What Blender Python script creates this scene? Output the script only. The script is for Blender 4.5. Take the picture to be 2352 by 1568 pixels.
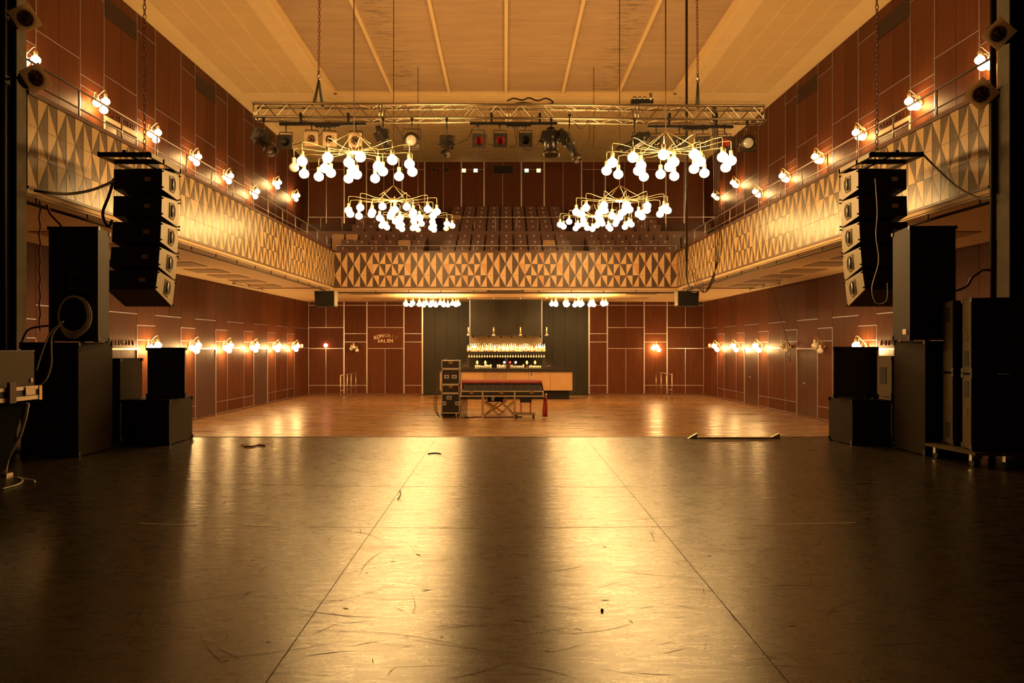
import bpy, math, random
from math import sin, cos, pi, radians as R
from mathutils import Vector, Matrix, Euler

for o in list(bpy.data.objects): bpy.data.objects.remove(o)
S = bpy.context.scene
COL = S.collection
random.seed(7)

# ---------------- camera, world, exposure ----------------
F = 1800.0; VX = 1160.0; VY = 797.0; CZ = 2.15
cam_d = bpy.data.cameras.new('camera'); cam = bpy.data.objects.new('camera', cam_d); COL.objects.link(cam)
cam.location = (0, 0, CZ); cam.rotation_euler = (R(90), 0, 0)
cam_d.sensor_width = 36; cam_d.lens = 36 * F / 2352
cam_d.shift_x = (1176 - VX) / 2352; cam_d.shift_y = (VY - 784) / 2352
cam_d.clip_end = 200; cam_d.clip_start = 0.05
S.camera = cam
w = bpy.data.worlds.new('world'); S.world = w; w.use_nodes = True
w.node_tree.nodes['Background'].inputs[0].default_value = (1, .6, .3, 1)
w.node_tree.nodes['Background'].inputs[1].default_value = 0.004
S.view_settings.view_transform = 'Standard'; S.view_settings.look = 'None'
S.view_settings.gamma = 1; S.view_settings.use_curve_mapping = False
S.view_settings.exposure = 1.25
BULB = 34.0                       # radiance of a lit opal globe
LAMPCOL = (1.0, .58, .20)

def P(px, py, Y): return Vector(((px - VX) * Y / F, Y, CZ - (py - VY) * Y / F))
def PX(px, Y): return (px - VX) * Y / F
def PZ(py, Y): return CZ - (py - VY) * Y / F

# ---------------- materials ----------------
M = {}
def mat(name, col, rough=.5, metal=0, spec=.5, emit=None, es=0, trans=0, coat=0):
    m = bpy.data.materials.new(name); m.use_nodes = True
    b = m.node_tree.nodes['Principled BSDF']
    b.inputs['Base Color'].default_value = (*col, 1); b.inputs['Roughness'].default_value = rough
    b.inputs['Metallic'].default_value = metal; b.inputs['Specular IOR Level'].default_value = spec
    if emit: b.inputs['Emission Color'].default_value = (*emit, 1); b.inputs['Emission Strength'].default_value = es
    if trans: b.inputs['Transmission Weight'].default_value = trans
    if coat: b.inputs['Coat Weight'].default_value = coat
    M[name] = m; return m
class NT:
    def __init__(s, m): s.t = m.node_tree; s.b = s.t.nodes['Principled BSDF']
    def n(s, ty, **k):
        o = s.t.nodes.new(ty)
        for a, v in k.items(): setattr(o, a, v)
        return o
    def l(s, a, b): s.t.links.new(a, b)
    def pos(s, scale=(1, 1, 1), rot=(0, 0, 0)):
        g = s.n('ShaderNodeNewGeometry'); mp = s.n('ShaderNodeMapping')
        mp.inputs['Scale'].default_value = scale; mp.inputs['Rotation'].default_value = rot
        s.l(g.outputs['Position'], mp.inputs['Vector']); return mp.outputs[0]
    def obj(s, scale=(1, 1, 1)):
        g = s.n('ShaderNodeTexCoord'); mp = s.n('ShaderNodeMapping'); mp.inputs['Scale'].default_value = scale
        s.l(g.outputs['Object'], mp.inputs['Vector']); return mp.outputs[0]
    def noise(s, vec, scale, detail=4, rough=.55, dist=0):
        o = s.n('ShaderNodeTexNoise'); o.inputs['Scale'].default_value = scale; o.inputs['Detail'].default_value = detail
        o.inputs['Roughness'].default_value = rough; o.inputs['Distortion'].default_value = dist
        s.l(vec, o.inputs['Vector']); return o.outputs['Fac']
    def ramp(s, fac, stops):
        o = s.n('ShaderNodeValToRGB'); e = o.color_ramp.elements
        while len(e) < len(stops): e.new(.5)
        for i, (p, c) in enumerate(stops):
            e[i].position = p; e[i].color = (*c, 1) if not isinstance(c, (int, float)) else (c, c, c, 1)
        s.l(fac, o.inputs[0]); return o.outputs[0]
    def mul(s, a, b, op='MULTIPLY'):
        o = s.n('ShaderNodeMath', operation=op)
        for i, x in enumerate((a, b)):
            if isinstance(x, (int, float)): o.inputs[i].default_value = x
            else: s.l(x, o.inputs[i])
        return o.outputs[0]
    def mix(s, f, a, b, mode='MIX'):
        o = s.n('ShaderNodeMix', data_type='RGBA', blend_type=mode)
        for i, x in ((0, f), (6, a), (7, b)):
            if isinstance(x, (int, float)): o.inputs[i].default_value = x
            elif isinstance(x, tuple): o.inputs[i].default_value = (*x, 1)
            else: s.l(x, o.inputs[i])
        return o.outputs[2]
    def bump(s, h, st=.2, d=.01):
        o = s.n('ShaderNodeBump'); o.inputs['Strength'].default_value = st; o.inputs['Distance'].default_value = d
        s.l(h, o.inputs['Height']); s.l(o.outputs[0], s.b.inputs['Normal'])

def wood(name, c0, c1, rough=.36, scale=(5, 5, .35), spec=.5):
    m = mat(name, c1, rough, spec=spec); t = NT(m)
    v = t.pos(scale); a = t.noise(v, 3, 5, .6, .6); b = t.noise(t.pos((40, 40, 1.2)), 1.5, 3)
    f = t.mul(t.mul(a, .65), t.mul(b, .35), 'ADD')
    c = t.ramp(f, [(.3, c0), (.7, c1)]); t.l(c, t.b.inputs['Base Color'])
    r = t.noise(v, 6, 3); rr = t.n('ShaderNodeMapRange'); rr.inputs[3].default_value = rough - .06; rr.inputs[4].default_value = rough + .1
    t.l(r, rr.inputs[0]); t.l(rr.outputs[0], t.b.inputs['Roughness'])
    t.bump(b, .04, .002)
    return m
wood('wood_a', (.074, .023, .010), (.128, .041, .017), .45, spec=.09); wood('wood_b', (.062, .019, .008), (.108, .034, .014), .45, spec=.09); wood('wood_c', (.078, .024, .010), (.136, .043, .018), .45, spec=.09)
wood('wood_grey', (.07, .033, .027), (.10, .048, .040), .55, spec=.12)
wood('door_wood', (.05, .016, .009), (.09, .028, .015), .33)
wood('birch', (.60, .38, .19), (.78, .53, .29), .42, (6, 6, .6)); wood('birch_warm', (.58, .30, .13), (.70, .38, .17), .42, (6, 6, .6))
wood('walnut', (.055, .03, .017), (.12, .065, .035), .38, (6, 6, .6))
wood('walnut_sheen', (.10, .065, .036), (.20, .135, .075), .27, (6, 6, .6))  # lighter walnut copy: glancing sheen on the side fronts put into the colour
wood('birch_side', (.54, .37, .17), (.70, .49, .24), .3, (6, 6, .6))
wood('bar_front', (.36, .21, .09), (.46, .28, .13), .5, (3, 3, 1)); wood('bar_front_dark', (.30, .17, .075), (.36, .21, .1), .5, (3, 3, 1))
wood('seat_wood', (.33, .18, .08), (.46, .26, .12), .4, (2, 6, 6)); wood('brown_trim', (.09, .035, .02), (.14, .05, .025), .4)
# hall parquet: boards run across the hall
m = mat('parquet', (.3, .15, .06), .3); t = NT(m)
br = t.n('ShaderNodeTexBrick'); br.inputs['Scale'].default_value = 1; br.inputs['Brick Width'].default_value = 2.1; br.inputs['Row Height'].default_value = .07
br.inputs['Mortar Size'].default_value = .0015; br.inputs['Color1'].default_value = (.235, .125, .05, 1); br.inputs['Color2'].default_value = (.33, .182, .078, 1); br.inputs['Mortar'].default_value = (.05, .02, .01, 1)
t.l(t.pos(), br.inputs['Vector']); g = t.noise(t.pos((1.2, 26, 26)), 1.4, 6, .65); wv = t.noise(t.pos((.35, 1.1, 1)), 1, 4)
c = t.mix(.75, br.outputs[0], t.ramp(g, [(.3, .45), (.7, 1.25)]), 'MULTIPLY'); c = t.mix(.45, c, t.ramp(wv, [(.35, .55), (.7, 1.2)]), 'MULTIPLY')
t.l(c, t.b.inputs['Base Color'])
t.l(t.ramp(t.noise(t.pos((.5, 4, 1)), 1.2, 5), [(.3, .2), (.75, .42)]), t.b.inputs['Roughness']); t.bump(g, .12, .004)
# stage floor: dark painted hardboard, scuffed
m = mat('stage_paint', (.05, .04, .03), .3, spec=.9); t = NT(m)
t.b.inputs['Anisotropic'].default_value = .55; cx_ = t.n('ShaderNodeCombineXYZ'); cx_.inputs[1].default_value = 1; t.l(cx_.outputs[0], t.b.inputs['Tangent'])
big = t.noise(t.pos((.5, 1.6, 1)), 1.3, 6, .65, .4); mid = t.noise(t.pos((4, 15, 1)), 1.8, 9, .68, .5); fine = t.noise(t.pos((30, 60, 1)), 2, 4, .7)
sp = t.n('ShaderNodeTexVoronoi'); sp.inputs['Scale'].default_value = 55; t.l(t.pos(), sp.inputs['Vector'])
specks = t.ramp(sp.outputs['Distance'], [(.03, 1), (.10, 0)])
keep = t.ramp(t.noise(t.pos(), 9, 2), [(.52, 0), (.6, 1)]); specks = t.mul(specks, keep)
c = t.ramp(mid, [(.32, (.022, .015, .008)), (.5, (.044, .031, .017)), (.72, (.082, .06, .034))])
c = t.mix(t.mul(big, .5), c, (.035, .027, .017)); c = t.mix(t.mul(specks, .8), c, (.30, .24, .16))
t.l(c, t.b.inputs['Base Color'])
rg = t.mul(t.ramp(mid, [(.25, .17), (.8, .30)]), t.mul(t.mul(fine, .06), t.mul(big, .05), 'ADD'), 'ADD')
t.l(rg, t.b.inputs['Roughness'])
t.bump(t.mul(mid, t.mul(fine, .5), 'ADD'), .16, .003)
# plaster / tiles
def plaster(name, c0, c1, rough=.75, sc=2):
    m = mat(name, c0, rough); t = NT(m)
    n = t.noise(t.pos(), sc, 5); t.l(t.ramp(n, [(.3, c0), (.7, c1)]), t.b.inputs['Base Color']); return m
plaster('ceiling_paint', (.66, .49, .25), (.71, .53, .27)); plaster('ceiling_tile', (.56, .395, .185), (.60, .43, .205)); plaster('soffit_paint', (.60, .42, .21), (.67, .48, .25))
plaster('soffit_hatch', (.27, .16, .06), (.31, .185, .075)); plaster('cream', (.78, .62, .42), (.82, .66, .46)); plaster('concrete', (.10, .085, .05), (.16, .13, .08), .8, 5)
m = mat('recess_panel', (.4, .28, .17), .7); t = NT(m)
sep = t.n('ShaderNodeSeparateXYZ'); g = t.n('ShaderNodeNewGeometry'); t.l(g.outputs['Position'], sep.inputs[0])
wv = t.n('ShaderNodeTexWave'); wv.bands_direction = 'Y'; wv.inputs['Scale'].default_value = 2.6; t.l(t.pos(), wv.inputs['Vector'])
near = t.ramp(t.mul(t.mul(t.mul(sep.outputs[0], 0, 'ADD'), 0, 'ADD'), 1, 'ABSOLUTE') if False else t.mul(sep.outputs[0], 1, 'ABSOLUTE'), [(0, 0), (1, 0)])
ab = t.mul(sep.outputs[0], 1, 'ABSOLUTE'); dd = t.mul(t.mul(ab, 3.25, 'SUBTRACT'), 1, 'ABSOLUTE')
msk = t.ramp(dd, [(.0, 1), (.75, 0)]); st = t.ramp(t.noise(t.pos((1.5, 7, 1)), 1.2, 6, .75), [(.5, 0), (.62, 1)])
dirt = t.mul(msk, st); c = t.ramp(t.noise(t.pos((.7, 4, 1)), 1, 5), [(.3, (.40, .275, .155)), (.7, (.49, .34, .195))])
c = t.mix(t.mul(wv.outputs['Fac'], .22), c, (.28, .18, .09)); c = t.mix(t.mul(dirt, .8), c, (.08, .045, .02)); t.l(c, t.b.inputs['Base Color'])
t.bump(wv.outputs['Fac'], .5, .03)

mat('globe_lit', (.9, .85, .75), .2, emit=LAMPCOL, es=BULB); mat('globe_lit_low', (.9, .85, .75), .2, emit=LAMPCOL, es=BULB * 1.35); mat('globe_unlit', (.92, .86, .74), .18)
mat('socket_white', (.85, .72, .52), .35); mat('brass', (.72, .45, .2), .28, 1); mat('lamp_rod', (.75, .55, .33), .3, 1)
mat('alu', (.42, .42, .55), .42, .8); mat('alu_bright', (.62, .56, .55), .38, .8); mat('truss_metal', (.52, .44, .32), .3, 1); mat('steel', (.5, .42, .34), .3, 1); mat('dark_steel', (.07, .05, .035), .45, .8)
mat('groove', (.015, .008, .005), .8); mat('black', (.010, .007, .005), .65, spec=.3); mat('stage_wall', (.14, .10, .065), .9); mat('black_cloth', (.006, .005, .004), .95, spec=.1); mat('black_gloss', (.02, .016, .012), .28)
mat('speaker_paint', (.028, .0155, .005), .6, spec=.12); mat('array_side', (.24, .18, .09), .45, spec=.3); mat('grille', (.03, .016, .01), .55, .4); mat('olive_case', (.10, .066, .022), .55, spec=.2)
mat('case_board', (.022, .012, .009), .4); mat('case_edge', (.72, .62, .48), .35, .7); mat('red_cloth', (.26, .055, .045), .85); mat('red_drape', (.36, .04, .02), .8)
mat('maroon', (.095, .03, .02), .33); mat('tag_white', (.75, .7, .62), .4); mat('carpet', (.06, .03, .02), .9); mat('carpet_green', (.07, .055, .03), .9)
mat('rubber', (.012, .01, .009), .7); mat('cable', (.03, .012, .006), .5); mat('cable_red', (.16, .02, .01), .5); mat('cable_grey', (.8, .74, .62), .4); mat('gel', (.55, .42, .28), .5); mat('cable_dull', (.05, .012, .006), .5); mat('gel_dark', (.035, .028, .02), .4, .3)
mat('gel_red', (.35, .04, .03), .15); mat('lens', (.5, .48, .42), .08); mat('glass_white', (.9, .86, .78), .12); mat('sling_green', (.06, .06, .03), .8); mat('chrome', (.8, .72, .6), .1, 1)
m = M['gel']; t = NT(m); tr_ = t.n('ShaderNodeBsdfTranslucent'); tr_.inputs[0].default_value = (.9, .75, .55, 1); mx_ = t.n('ShaderNodeMixShader'); mx_.inputs[0].default_value = .6
t.l(t.b.outputs[0], mx_.inputs[1]); t.l(tr_.outputs[0], mx_.inputs[2]); t.l(mx_.outputs[0], t.t.nodes['Material Output'].inputs[0])
m = mat('reflector', (.85, .7, .55), .07, 1); t = NT(m); vo = t.n('ShaderNodeTexVoronoi'); vo.inputs['Scale'].default_value = 28; t.l(t.obj(), vo.inputs['Vector']); t.bump(vo.outputs['Distance'], 1, .12)
m = mat('bar_backing', (.05, .04, .025), .5, spec=.3); t = NT(m); n = t.noise(t.pos((1, 1, .4)), 2, 5); t.l(t.ramp(n, [(.3, (.014, .011, .006)), (.7, (.028, .022, .012))]), t.b.inputs['Base Color'])
for i, c in enumerate([(.85, .8, .7), (.75, .45, .15), (.5, .1, .05), (.9, .75, .45), (.25, .22, .08), (.8, .3, .2)]):
    mat('bottle_%d' % i, c, .12, emit=None)
mat('glow_white', (.9, .9, .9), .3, emit=(1, .8, .6), es=4); mat('glow_red', (.9, .1, .1), .3, emit=(1, .03, .015), es=1.5); mat('glow_amber', (.9, .6, .2), .3, emit=(1, .42, .06), es=2.6)
mat('exit_red', (.8, .1, .05), .3, emit=(1, .12, .03), es=6); mat('exit_dot', (.9, .4, .3), .3, emit=(1, .35, .2), es=14); mat('sign_white', (.9, .9, .85), .4, emit=(.9, .8, .65), es=.9); mat('sign_green', (.1, .6, .2), .4, emit=(.1, .7, .2), es=.6); mat('sign_amber', (.9, .7, .2), .4, emit=(1, .6, .15), es=2.2)
mat('tape_white', (.6, .55, .45), .5); mat('scuff_dark', (.045, .030, .016), .8, spec=.2); mat('scuff_light', (.20, .155, .095), .75, spec=.3); mat('letter_metal', (.85, .68, .5), .3, .7); mat('letter_dim_glint', (.42, .27, .17), .5, .3); mat('letter_faint_glint', (.20, .09, .055), .5); mat('tube_white', (.7, .64, .55), .3)

# ---------------- mesh builder ----------------
W = {}
class MB:
    def __init__(s): s.v = []; s.f = []; s.mi = []; s.sm = []
    def _add(s, vs, fs, mi=0, sm=False):
        k = len(s.v); s.v += [Vector(v) for v in vs]
        for f in fs: s.f.append([k + i for i in f]); s.mi.append(mi); s.sm.append(sm)
        return s
    def box(s, x0, x1, y0, y1, z0, z1, mi=0):
        vs = [(x, y, z) for z in (z0, z1) for y in (y0, y1) for x in (x0, x1)]
        return s._add(vs, [(0, 2, 3, 1), (4, 5, 7, 6), (0, 1, 5, 4), (2, 6, 7, 3), (0, 4, 6, 2), (1, 3, 7, 5)], mi)
    def hexa(s, p, mi=0):   # 8 points ordered as box
        return s._add(p, [(0, 2, 3, 1), (4, 5, 7, 6), (0, 1, 5, 4), (2, 6, 7, 3), (0, 4, 6, 2), (1, 3, 7, 5)], mi)
    def obox(s, c, size, mx=None, mi=0):
        mx = mx or Matrix.Identity(3); c = Vector(c); a, b, d = [q / 2 for q in size]
        return s.hexa([c + mx @ Vector((x, y, z)) for z in (-d, d) for y in (-b, b) for x in (-a, a)], mi)
    def prism(s, poly, z0, z1, mi=0):
        n = len(poly); vs = [(x, y, z0) for x, y in poly] + [(x, y, z1) for x, y in poly]
        return s._add(vs, [list(range(n))[::-1], list(range(n, 2 * n))] + [(i, (i + 1) % n, n + (i + 1) % n, n + i) for i in range(n)], mi)
    def cyl(s, p0, p1, r0, r1=None, n=10, mi=0, cap=True):
        r1 = r0 if r1 is None else r1; p0 = Vector(p0); p1 = Vector(p1); d = (p1 - p0).normalized()
        u = d.orthogonal().normalized(); v = d.cross(u); k = len(s.v)
        vs = [p0 + (u * cos(2 * pi * i / n) + v * sin(2 * pi * i / n)) * r0 for i in range(n)] + [p1 + (u * cos(2 * pi * i / n) + v * sin(2 * pi * i / n)) * r1 for i in range(n)]
        s._add(vs, [(i, (i + 1) % n, n + (i + 1) % n, n + i) for i in range(n)], mi, True)
        if cap: s.f += [[k + i for i in range(n)][::-1], [k + n + i for i in range(n)]]; s.mi += [mi, mi]; s.sm += [False, False]
        return s
    def tube(s, pts, r, n=6, mi=0, closed=False):
        pts = [Vector(p) for p in pts]; m = len(pts); k = len(s.v); u = None; vs = []
        for i, p in enumerate(pts):
            d = (pts[min(i + 1, m - 1)] - pts[max(i - 1, 0)]).normalized()
            if u is None: u = d.orthogonal().normalized()
            u = (u - d * u.dot(d)); u = u.normalized() if u.length > 1e-6 else d.orthogonal().normalized(); v = d.cross(u)
            vs += [p + (u * cos(2 * pi * j / n) + v * sin(2 * pi * j / n)) * r for j in range(n)]
        fs = [(i * n + j, i * n + (j + 1) % n, (i + 1) * n + (j + 1) % n, (i + 1) * n + j) for i in range(m - 1) for j in range(n)]
        s._add(vs, fs, mi, True); s._add([], [], mi)
        s.f += [[k + j for j in range(n)][::-1], [k + (m - 1) * n + j for j in range(n)]]; s.mi += [mi, mi]; s.sm += [False, False]
        return s
    def lathe(s, prof, c=(0, 0, 0), mx=None, n=16, mi=0):
        mx = mx or Matrix.Identity(3); c = Vector(c); vs = []; m = len(prof)
        for r, z in prof:
            for j in range(n): vs.append(c + mx @ Vector((max(r, 1e-4) * cos(2 * pi * j / n), max(r, 1e-4) * sin(2 * pi * j / n), z)))
        fs = [(i * n + j, i * n + (j + 1) % n, (i + 1) * n + (j + 1) % n, (i + 1) * n + j) for i in range(m - 1) for j in range(n)]
        return s._add(vs, fs, mi, True)
    def ball(s, c, r, n=14, m=9, mi=0, sq=1):
        return s.lathe([(r * sin(pi * i / m), -r * sq * cos(pi * i / m)) for i in range(m + 1)], c, None, n, mi)
    def build(s, name, mats, parent=None, loc=None):
        if isinstance(mats, str): mats = [mats]
        me = bpy.data.meshes.new(name); off = W[parent.name] if parent else Vector(loc or (0, 0, 0))
        me.from_pydata([tuple(v - off) for v in s.v], [], s.f)
        for q in mats: me.materials.append(M[q])
        me.polygons.foreach_set('material_index', s.mi); me.polygons.foreach_set('use_smooth', s.sm); me.update()
        o = bpy.data.objects.new(name, me); COL.objects.link(o)
        if parent: o.parent = parent; W[o.name] = off
        else: o.location = off; W[o.name] = off
        return o
def tag(o, label=None, cat=None, group=None, kind=None):
    if label: o['label'] = label
    if cat: o['category'] = cat
    if group: o['group'] = group
    if kind: o['kind'] = kind
    return o
def thing(name, label, cat, loc=(0, 0, 0), group=None):
    o = bpy.data.objects.new(name, None); COL.objects.link(o); o.empty_display_size = .1
    o.location = loc; W[o.name] = Vector(loc); return tag(o, label, cat, group)
def struct(o): o['kind'] = 'structure'; return o
def kids(o): return [c for c in KID.get(o.name, [])]
KID = {}
def copy_tree(o, label=None, loc=None, rz=None, group=None, parent=None, swap=None):
    c = o.copy(); COL.objects.link(c)
    if parent: c.parent = parent
    if label: c['label'] = label
    if group: c['group'] = group
    if loc is not None: c.location = loc; W[c.name] = Vector(loc)
    if rz is not None: c.rotation_euler = (0, 0, rz)
    for ch in list(o.children): copy_tree(ch, parent=c)
    return c
def rotm(x=0, y=0, z=0): return Euler((R(x), R(y), R(z))).to_matrix()
# ---------------- the hall shell ----------------
YB = 35.3; ZC = 10.48; ST = 0.9; YS = 10.9; ZS = 4.19
def WLx(y): return -(8.90 + .0183 * (YB - y))
def WRx(y): return 8.96 + .0205 * (YB - y)
YF = 27.8
def BLx(y): return -(6.04 + .016 * (YF - y))
def BRx(y): return 6.10 + .0175 * (YF - y)
def wallbox(mb, side, y0, y1, z0, z1, d0, d1, mi=0):
    """box on a tapering side wall between depths d0..d1 measured inward from the wall plane"""
    fx, sg = (WLx, 1) if side == 'left' else (WRx, -1)
    a, b = (d0, d1) if sg > 0 else (d1, d0)
    p = [(fx(y) + sg * d, y, z) for z in (z0, z1) for y in (y0, y1) for d in (a, b)]
    mb.hexa(p, mi)

struct(MB().box(-11, 11, YS - .6, YB + .3, -.1, 0).build('floor', 'parquet'))
mb = MB()
for yy in (25.8, 30.7): mb.box(-8.9, 8.9, yy - .012, yy + .012, 0, .003)
struct(mb.build('trim_1', 'alu_bright'))
# stage
sf = struct(MB().box(-7.4, 7.4, -3, YS, .78, ST).build('stage_floor', 'stage_paint'))
struct(MB().box(-7.4, 7.4, YS - .06, YS - .01, 0, .778).build('stage_front', 'black'))
struct(MB().box(-7.4, 7.4, YS + .001, YS + .03, .84, ST + .004).build('trim_2', 'brown_trim'))

# side walls
WIDE = [20.5 + 2.53 * k for k in range(-4, 5)]
def side_wall(side):
    body = MB(); wallbox(body, side, 10.0, YB + .2, -.1, ZC + .4, -.25, 0, 0)
    panels = MB(); strip = MB(); alu_v = MB()
    doors_at = (17.97, 23.03, 28.09)
    def panel(y0, y1, z0, z1, mi): wallbox(panels, side, y0 + .006, y1 - .006, z0 + .004, z1 - .004, 0, .018, mi)
    def hs(y0, y1, z, h=.018): wallbox(strip, side, y0, y1, z - h / 2, z + h / 2, 0, .026)
    def vs(y, z0, z1, wd=.02): wallbox(strip, side, y - wd / 2, y + wd / 2, z0, z1, 0, .026)
    for w0 in WIDE:
        w1 = w0 + 1.55; n1 = w0 + 2.53; mid = (w0 + w1) / 2
        isdoor = any(abs(w0 - d) < .1 for d in doors_at)
        # lower zone
        zl = 2.12 if isdoor else .06
        for a, b, mi in ((w0, mid, random.randint(0, 2)), (mid, w1, random.randint(0, 2))):
            panel(a, b, 2.98, ZS, mi)
        panel(w0, w1, max(zl, 2.12), 2.98, random.randint(0, 2)); hs(w0, w1, 2.98)
        if not isdoor:
            q = w0 + .52
            for a, b in ((w0, q), (q, q + .52), (q + .52, w1)): panel(a, b, .42, 2.12, random.randint(0, 2))
            panel(w0, w1, .06, .42, random.randint(0, 2)); hs(w0, w1, .42); hs(w0, w1, 2.12, .03)
        panel(w1, n1, 2.70, ZS, random.randint(0, 2)); panel(w1, n1, 2.33, 2.70, random.randint(0, 2)); hs(w1, n1, 2.70); hs(w1, n1, 2.33)
        panel(w1, n1, .42, 2.33, random.randint(0, 2)); panel(w1, n1, .06, .42, random.randint(0, 2)); hs(w1, n1, .42); hs(w0 if not isdoor else w1, n1, .06)
        vs(w1, .06, 2.7); vs(n1, .06, 2.3)
        # upper zone
        ud = isdoor and w0 < 20 or (side == 'right' and w0 < 20 and isdoor)
        zb = 7.42 if ud else 4.35
        for a, b in ((w0, mid), (mid, w1)):
            panel(a, b, 8.40, ZC, random.randint(0, 2))
        for a, b in ((w0, mid), (mid, w1)): panel(a, b, zb, 8.40, random.randint(0, 2))
        hs(w0, w1, 8.40, .014)
        panel(w1, n1, 8.08, 10.05, random.randint(0, 2)); panel(w1, n1, 10.05, ZC, 1); panel(w1, n1, 7.85, 8.08, 0); panel(w1, n1, 4.35, 7.85, random.randint(0, 2))
        hs(w1, n1, 8.08, .014); hs(w1, n1, 10.05, .012); hs(w1, n1, 7.85, .012)
        vs(w0, 4.35, ZC); vs(w1, 4.35, ZC)
    y0 = 33.27
    for a, b in ((y0, 34.3), (34.3, YB)):
        panel(a, b, 2.98, ZS, 0); panel(a, b, 2.12, 2.98, 1); panel(a, b, .06, 2.12, 2); panel(a, b, 8.4, ZC, 1); panel(a, b, 4.35, 8.4, 0)
    hs(y0, YB, 2.98); hs(y0, YB, 2.12, .03)
    wl = struct(body.build('wall_' + side, 'groove'))
    panels.build('wood_panelling', ['wood_a', 'wood_b', 'wood_c'], wl); strip.build('joint_strip', 'alu', wl)
    b = MB(); wallbox(b, side, 10.2, YB, 0, .058, 0, .03); struct(b.build('baseboard_' + side, 'brown_trim'))
    return wl
side_wall('left'); side_wall('right')

# doors in the side walls
dn = 1
for side in ('left', 'right'):
    fx, sg = (WLx, 1) if side == 'left' else (WRx, -1)
    for d0 in (17.97, 23.03, 28.09):
        mb = MB(); wd = 'wood_grey' if side == 'left' else 'door_wood'
        mid = d0 + .775
        wallbox(mb, side, d0 + .03, mid - .004, .01, 2.08, .0, .012); wallbox(mb, side, mid + .004, d0 + 1.52, .01, 2.08, .0, .012)
        d = struct(mb.build('door_%d' % dn, wd)); dn += 1
        fr = MB(); wallbox(fr, side, d0, d0 + 1.55, 2.085, 2.125, 0, .045); wallbox(fr, side, d0 + 1.525, d0 + 1.56, 0, 2.085, 0, .04); wallbox(fr, side, d0 - .005, d0 + .02, 0, 2.085, 0, .03)
        fr.build('door_frame', 'alu_bright', d)
        if side == 'right':
            h = MB(); x = fx(mid) + sg * .012; h.tube([(x, mid + .09, 1.05), (x + sg * .05, mid + .09, 1.05), (x + sg * .05, mid + .2, 1.05)], .011); h.obox((x + sg * .005, mid + .09, 1.02), (.01, .035, .16))
            h.build('door_handle', 'steel', d)
# upper doors with a lit lobby behind (left) and closed (right)
for side in ('left', 'right'):
    mb = MB(); d0 = 17.97
    wallbox(mb, side, d0 + .62, d0 + 1.52, 5.3, 7.4, 0, .012)
    if side == 'right': wallbox(mb, side, d0 + .03, d0 + .6, 5.3, 7.4, 0, .012)
    d = struct(mb.build('door_%d' % dn, 'wood_c')); dn += 1
    fr = MB(); wallbox(fr, side, d0, d0 + 1.55, 7.36, 7.46, 0, .05); wallbox(fr, side, d0, d0 + .04, 5.3, 7.4, 0, .04); fr.build('door_frame', 'cream', d)
    if side == 'left':
        g = MB(); wallbox(g, side, d0 + .1, d0 + .58, 5.3, 7.3, 0, .01); g.build('glass_pane', 'steel', d)

# back wall: panelled left and right, black behind the bar, panelled above the balcony
bw = struct(MB().box(WLx(YB) - .3, WRx(YB) + .3, YB, YB + .25, -.1, ZC + .4).build('wall_back', 'groove'))
pan = MB(); st = MB(); stt = MB()
def bp(x0, x1, y0, y1, mi=None):   # photo pixel rectangle on the back wall
    pan.box(PX(x0, YB) + .004, PX(x1, YB) - .004, YB - .018, YB, PZ(y1, YB) + .004, PZ(y0, YB) - .004, random.randint(0, 2) if mi is None else mi)
def bh(x0, x1, y, h=.022): st.box(PX(x0, YB), PX(x1, YB), YB - .03, YB, PZ(y, YB) - h / 2, PZ(y, YB) + h / 2)
def bv(x, y0, y1, wd): st.box(PX(x, YB) - wd / 2, PX(x, YB) + wd / 2, YB - .04, YB, PZ(y1, YB), PZ(y0, YB))
YT, YL = 693, 905
def secA(a, m_, b):
    for u, v in ((a, m_), (m_, b)): bp(u, v, YT, 752); bp(u, v, 800, YL)
    bp(a, b, 752, 800); bh(a, b, 752); bh(a, b, 800); bh(a, b, 904)
def secB(a, b):
    bp(a, b, YT, 766); bp(a, b, 766, 785); bp(a, b, 785, YL); bh(a, b, 766); bh(a, b, 785); bh(a, b, 884.5); bh(a, b, 904)
secA(708, 749, 790.5); secB(790.5, 843); secA(843, 885, 928); secB(928, 970.4)
secB(1353, 1394.7); secA(1394.7, 1437, 1479.3); secB(1479.3, 1532); secA(1532, 1574, 1615.5)
bh(708, 790, 884.5); bh(1532, 1615, 884.5); bh(708, 970, 701); bh(1353, 1615, 701)
for x in (790.5, 843, 928, 970.4, 1353, 1394.7, 1479.3, 1532): bv(x, YT, 905, .065 if x in (970.4, 1353) else .05)
for x in (749, 885, 1437, 1574): bv(x, YT, 752, .014); bv(x, 800, 905, .016)
for x in (709, 1616): bv(x, YT, 907, .02)
ups = [(709, 0), (750, 1), (791, 2), (842, 2), (882, 1), (923.6, 2), (975.6, 2), (1018, 1), (1060, 2), (1112, 2), (1154.5, 1), (1197.5, 2), (1250, 2), (1293, 1), (1335.5, 2), (1390, 2), (1434, 1), (1477, 2), (1529, 2), (1571, 1), (1615.5, 0)]
for (a, _), (b, _) in zip(ups, ups[1:]): bp(a, b, 371, 389); bp(a, b, 389, 650)
for a, b in ((709, 791), (842, 923), (923.6, 975), (1060, 1112), (1197, 1250), (1335, 1390), (1477, 1529)): bh(a, b, 389.5, .016)
for x, k in ups: bv(x, 371, 640, (.02, .016, .055)[k])
pan.build('wood_panelling', ['wood_a', 'wood_b', 'wood_c'], bw); st.build('joint_strip', 'alu_bright', bw)
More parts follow.
